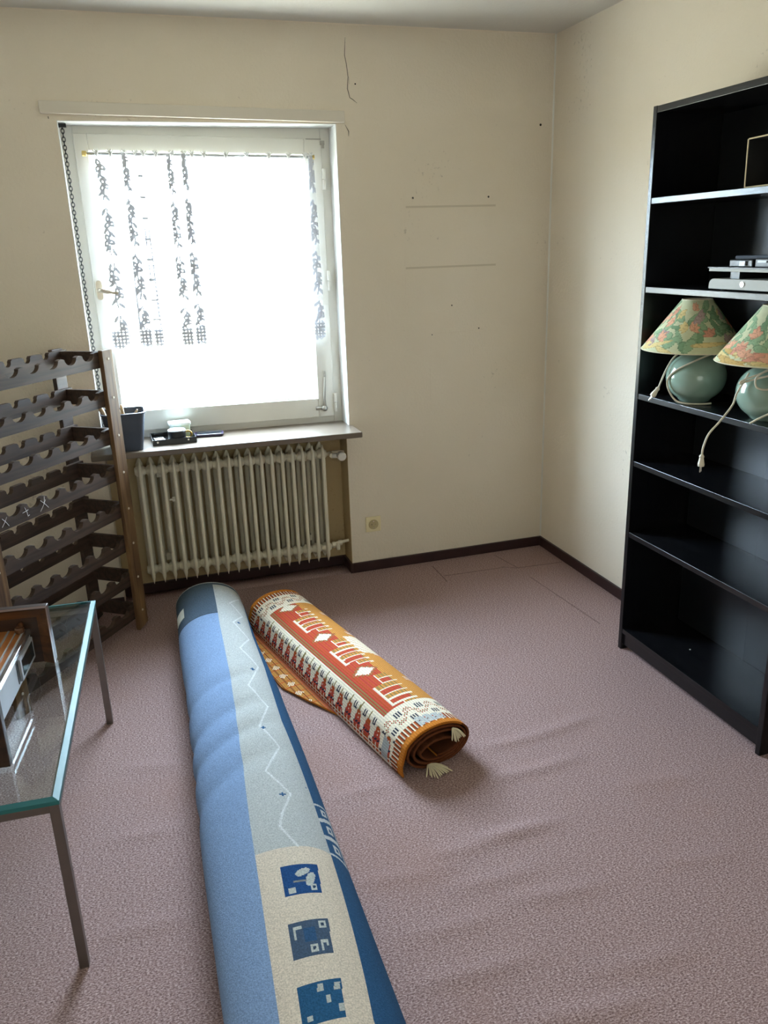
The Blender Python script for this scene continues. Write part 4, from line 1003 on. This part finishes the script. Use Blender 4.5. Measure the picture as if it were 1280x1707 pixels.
for k in range(13):
    a = -2.5+k*0.19; r = 0.045+0.02*prng.random(); tips.append((tt_[0]+r*math.cos(a)*0.9+0.004, tt_[1]+r*math.sin(a)*0.75-0.012, 0.004+0.004*prng.random()))
tassel((tt_[0]-0.012, tt_[1]+0.012, 0.012), tips)
rt = kw(0.058, -0.004, 0.118); tips = [kw(0.045+0.05*(k/11)+0.006*prng.random(), -0.012-0.012*prng.random(), 0.070+0.02*abs(k/11-0.4)+0.006*prng.random()) for k in range(12)]
tassel(rt, tips)

# ================================================================== bookcase
bx0, by1, by0, BHt = -0.28, -1.188, -1.990, 2.018
bc = thing('bookcase', 'tall black brown open bookcase against the wall', 'bookcase', (bx0, by0, 0))
BWD = by1-by0; BD = -0.004-bx0; PT = 0.020
for y in (0, BWD-PT): MB().box((0, y, 0), (BD, y+PT, BHt)).build('side_panel', 'booksv', bc, bevel=0.0015)
sh0 = None
for z in (1.731, 1.436, 1.054, 0.797, 0.510):
    o = MB().box((0.002, PT+0.0005, -0.020), (BD-0.008, BWD-PT-0.0005, 0)).build('shelf', 'books', bc, bevel=0.0012) if sh0 is None else share(sh0, 'shelf', bc)
    sh0 = sh0 or o; o.location = (0, 0, z)
MB().box((0.001, PT, BHt-0.022), (BD, BWD-PT, BHt-0.001)).build('top_panel', 'books', bc, bevel=0.0012)
MB().box((0.002, PT, 0.073), (BD-0.008, BWD-PT, 0.093)).build('bottom_shelf', 'books', bc, bevel=0.0012)
MB().box((0.010, PT, 0.022), (0.026, BWD-PT, 0.073)).build('plinth', 'books', bc, bevel=0.001)
MB().box((BD-0.007, PT, 0.022), (BD-0.003, BWD/2-0.0003, BHt-0.022)).build('back_panel', 'backboard', bc); MB().box((BD-0.007, BWD/2+0.0003, 0.022), (BD-0.003, BWD-PT, BHt-0.022)).build('back_panel', 'backboard', bc)
tag(MB().lathe([(0.003, 0), (0.003, 0.0015), (0.001, 0.002)], tuple(on(1150, 1083, 2, 0.0935)), 8).build('paper_fleck', 'tag'), 'tiny white fleck lying on the lowest bookcase shelf', 'fleck')

# table lamps with floral shades
lampRng = np.random.default_rng(11)
NTH, NHH = 200, 64
def floral():
    th, hh = np.meshgrid((np.arange(NTH)+0.5)/NTH*2*PI, (np.arange(NHH)+0.5)/NHH)
    rr = 0.172+(0.049-0.172)*hh; X = th*0.12; Y = hh*0.21
    c = np.zeros(th.shape+(4,)); c[:] = rgb(206, 208, 170)
    pal = {'green': rgb(150, 180, 140), 'dgreen': rgb(126, 158, 120), 'salmon': rgb(222, 156, 130), 'pink': rgb(230, 172, 140), 'cream': rgb(224, 202, 140), 'lilac': rgb(186, 160, 156), 'ochre': rgb(204, 168, 100)}
    def el(x, y, a, b, an, col, edge=True):
        for dx in (0, 2*PI*0.12, -2*PI*0.12):
            p = (X-x-dx)*math.cos(an)+(Y-y)*math.sin(an); q = -(X-x-dx)*math.sin(an)+(Y-y)*math.cos(an)
            d = (p/a)**2+(q/(b*(1-0.35*p/a)))**2; c[d < 1] = np.array(col)*(0.72 if edge else 1); c[d < 0.72] = np.array(col)
            if edge: c[(d < 0.72) & (np.abs(np.sin(q*900)) < 0.12)] = np.array(col)*0.8
    for i in range(110):
        el(lampRng.uniform(0, 0.754), lampRng.uniform(0.02, 0.2), lampRng.uniform(.022, .038), lampRng.uniform(.008, .015), lampRng.uniform(0, 6.28), pal[('green', 'dgreen', 'green')[i % 3]])
    for i in range(20):
        el(lampRng.uniform(0, 0.754), lampRng.uniform(0.0, 0.05), .05, .009, lampRng.uniform(-0.5, 0.5), pal[('salmon', 'cream', 'ochre')[i % 3]])
    for i in range(44):
        x, y = lampRng.uniform(0, 0.754), lampRng.uniform(0.015, 0.18); k = ('salmon', 'pink', 'cream', 'pink', 'lilac')[i % 5]; a0 = lampRng.uniform(0, 6.28)
        for j in range(4): el(x+0.010*math.cos(a0+j*0.75), y+0.010*math.sin(a0+j*0.75), .018, .0085, a0+j*0.75, pal[k])
    return c
flo = floral()
def lamp(cx, cy, z0, label, tilt, off, cords, plug, rot):
    t = thing('table_lamp', label, 'lamp', (cx, cy, z0), 0, 'lamps in the bookcase')
    prof = [(0.045, 0.0)]+[(max(0.012, 0.1005*math.cos(math.radians(a))**0.85) if a < 86 else 0.018, 0.084+0.084*math.sin(math.radians(a))) for a in range(-62, 88, 6)]+[(0.018, 0.176), (0.016, 0.20)]
    prof[0] = (0.048, 0.0); prof[1] = (0.052, 0.004)
    MB().lathe(prof, n=48).build('lamp_body', 'celadon', t, smooth=True)
    MB().lathe([(0.014, 0.168), (0.014, 0.232), (0.010, 0.236), (0.0, 0.236)], n=16).build('bulb_holder', 'socket', t)
    s = MB(); zb, ztp = 0.181, 0.345; cl_ = []
    for inner in (0, 1):
        k0 = len(s.v)
        for h in range(NHH+1):
            f = h/NHH; r = 0.172+(0.049-0.172)*f-0.0012*inner
            for i in range(NTH):
                a = 2*PI*i/NTH+rot; s.v.append((r*math.cos(a), r*math.sin(a), zb+(ztp-zb)*f))
        for h in range(NHH):
            for i in range(NTH):
                q = (k0+h*NTH+i, k0+h*NTH+(i+1) % NTH, k0+(h+1)*NTH+(i+1) % NTH, k0+(h+1)*NTH+i)
                s.f.append(q if not inner else q[::-1]); cl_.append(tuple(flo[h, i]) if not inner else rgb(222, 214, 196))
    s.m = [0]*len(s.f)
    sm = s.build('lamp_shade', 'shade', t, smooth=True, colors=cl_, recalc=False)
    for r, z in ((0.1715, zb), (0.0485, ztp)):
        MB().tube([(r*math.cos(q), r*math.sin(q), z) for q in np.linspace(0, 2*PI, 61)], 0.0018, 6, False).build('shade_rim', 'shaderim', sm, smooth=True)
    sp = MB()
    for a in (0, 2.09, 4.19): sp.tube([(0.012*math.cos(a), 0.012*math.sin(a), 0.232), (0.0485*math.cos(a), 0.0485*math.sin(a), ztp-0.004)], 0.0015, 5)
    sp.build('shade_carrier', 'pin', sm)
    sm.location = (off[0], off[1], 0); 
    sm.rotation_euler = (0, 0, 0)
    for c in cords: MB().tube(smooth_path(c, 8), 0.0032, 7).build('cord', 'cord', t, smooth=True)
    pp, pd = Vector(plug[0]), Vector(plug[1]).normalized(); sd = pd.cross(Vector((0.6, -0.8, 0))).normalized()
    pm = MB().tube([pp, pp+pd*0.006, pp+pd*0.010, pp+pd*0.030, pp+pd*0.036], [0.005, 0.008, 0.0065, 0.0105, 0.0095], 10).build('plug', 'cord', t, smooth=False)
    for sg in (-1, 1): MB().tube([pp+pd*0.034+sd*0.006*sg, pp+pd*0.054+sd*0.006*sg], 0.002, 7).build('pin', 'pin', pm)
    return t
ZC = 1.054
L1 = (-0.188, -1.408)
# local vectors: toward the viewer and to the viewer's right
vw = Vector((CAM[0]-L1[0], CAM[1]-L1[1], 0)).normalized(); vr = Vector((-vw.y, vw.x, 0))
def lp(r, f, z): q = vr*r+vw*f; return (q.x, q.y, z)
lamp(L1[0], L1[1], ZC, 'celadon lamp with floral shade, its plug lying on the shelf', 0, lp(-0.018, 0.0, 0)[:2],
     [[lp(-0.035, 0.02, 0.185), lp(-0.075, 0.03, 0.156), lp(-0.098, 0.04, 0.115), lp(-0.112, 0.05, 0.075), lp(-0.119, 0.055, 0.052)],
      [lp(0.050, 0.045, 0.172), lp(-0.005, 0.078, 0.150), lp(-0.062, 0.075, 0.118), lp(-0.090, 0.055, 0.085), lp(-0.088, 0.052, 0.05), lp(-0.062, 0.065, 0.012), lp(-0.03, 0.08, 0.004), lp(0.02, 0.085, 0.004), lp(0.055, 0.075, 0.006)]],
     (lp(-0.119, 0.055, 0.052), Vector(lp(-0.45, 0.0, -0.75))), 0.4)
L2 = (-0.188, -1.757)
lamp(L2[0], L2[1], ZC, 'celadon lamp with floral shade, its plug hanging over the shelf edge', 0, lp(0.0, 0.0, 0)[:2],
     [[lp(0.03, 0.04, 0.18), lp(-0.035, 0.07, 0.152), lp(-0.085, 0.075, 0.130), lp(-0.092, 0.078, 0.120), lp(-0.06, 0.078, 0.132), lp(0.0, 0.088, 0.150), lp(0.03, 0.09, 0.146)],
      [lp(-0.02, 0.085, 0.165), lp(-0.050, 0.085, 0.140), lp(-0.046, 0.092, 0.112), lp(-0.015, 0.098, 0.108), lp(0.005, 0.095, 0.132), lp(-0.005, 0.085, 0.16)],
      [lp(-0.070, 0.06, 0.15), lp(-0.098, 0.07, 0.09), lp(-0.108, 0.085, 0.055), lp(-0.140, 0.12, 0.010), lp(-0.168, 0.155, -0.022), lp(-0.180, 0.165, -0.06), lp(-0.182, 0.165, -0.085)],
      [lp(-0.055, 0.10, 0.004), lp(-0.03, 0.105, 0.022), lp(0.02, 0.103, 0.05)]],
     (lp(-0.182, 0.165, -0.085), Vector((0, 0, -1))), 2.6)

# things on the upper shelves
zB = 1.436
dvx = thing('flat_player', 'slim silver disc player with rounded end and round button in the bookcase', 'player', (-0.262, -1.52, zB))
prof = [(0.0, 0.004), (-0.002, 0.012)]+[(-0.022+0.020*math.cos(math.radians(a)), 0.020+0.020*math.sin(math.radians(a))) for a in range(0, 91, 15)][0:]
poly = [(0.0, 0.005), (0.0, 0.016)]+[(-0.020+0.020*math.cos(math.radians(a)), 0.016+0.020*math.sin(math.radians(a))) for a in range(15, 91, 15)]+[(-0.36, 0.036), (-0.36, 0.005)]
MB().prism(poly, 0.0, 0.22, 0).build('player_body', 'playergrey', dvx, bevel=0.001)
MB().lathe([(0.008, -0.003), (0.0085, -0.001), (0.0085, 0.0)], (0, -0.152, 0.022), 18, 0).build('button', 'chrome', dvx)
for fx, fy in ((0.02, -0.05), (0.18, -0.05), (0.02, -0.30), (0.18, -0.30)): MB().lathe([(0.01, 0), (0.01, 0.006)], (fx, fy, 0), 12).build('foot', 'black', dvx)
tr2 = thing('flat_tray', 'thin pale tray with dark top resting on the silver player', 'tray', (-0.262, -1.512, zB+0.036))
for fy in (-0.10, -0.30): MB().box((0.02, fy-0.02, 0), (0.19, fy+0.02, 0.022)).build('riser', 'black', tr2)
MB().box((0.0, -0.36, 0.022), (0.21, -0.004, 0.032)).build('tray_body', 'playergrey', tr2, bevel=0.001); MB().box((-0.002, -0.362, 0.032), (0.212, 0.0, 0.035)).build('tray_top', 'black', tr2)
gd = thing('black_gadget', 'black plastic gadget with clips lying on the pale tray', 'gadget', (-0.245, -1.585, zB+0.071))
MB().box((0, -0.10, 0), (0.12, 0.0, 0.022)).build('gadget_body', 'black', gd, bevel=0.003); MB().box((0.0, -0.24, 0), (0.12, -0.11, 0.026)).build('gadget_block', 'black', gd, bevel=0.003)
MB().tube([(0.01, -0.02, 0.028), (0.01, -0.22, 0.031)], 0.006, 8).build('gadget_bar', 'crate', gd); MB().box((-0.006, -0.075, 0.004), (0.0, -0.05, 0.018)).build('clip', 'silver', gd); MB().box((-0.004, -0.16, 0.014), (0.0, -0.125, 0.020)).build('clip', 'silver', gd)
MB().box((-0.006, -0.20, 0.004), (0.0, -0.175, 0.022)).build('clip', 'crate', gd)
zA = 1.731
ob = thing('open_box', 'open black cardboard box with cream edges on the upper bookcase shelf', 'box', (-0.255, -1.63, zA))
w_, h_, d_ = 0.24, 0.135, 0.2
for a, b, nm in (((0, -w_, 0), (d_, 0, 0.002), 'box_panel'), ((0, -0.002, 0.002), (d_, 0, h_), 'box_panel'), ((0, -w_, 0.002), (d_, -w_+0.002, h_), 'box_panel'), ((0, -w_, h_), (d_, 0, h_+0.002), 'box_panel'), ((d_-0.002, -w_+0.002, 0.002), (d_, -0.002, h_), 'box_panel')): MB().box(a, b).build(nm, 'blackcard', ob)
for a, b in (((0, -0.001, 0.0), (0, 0.003, h_)), ((0, 0, h_), (0, -w_, h_+0.006)), ((0, 0, 0.002), (0, -w_, 0.002)), ((0, -w_, 0), (0, -w_, h_))): MB().tube([a, b], 0.0022, 6).build('box_edge', 'card', ob)
MB().add([(0.0, -0.004, 0.0045), (0.0, -w_+0.004, 0.0045), (0.09, -w_+0.004, 0.016), (0.09, -0.004, 0.012), (0.0, -0.004, 0.003), (0.0, -w_+0.004, 0.003), (0.09, -w_+0.004, 0.003), (0.09, -0.004, 0.003)], [(0, 1, 2, 3), (4, 7, 6, 5), (0, 4, 5, 1), (3, 2, 6, 7)]).build('folded_flap', 'card', ob)
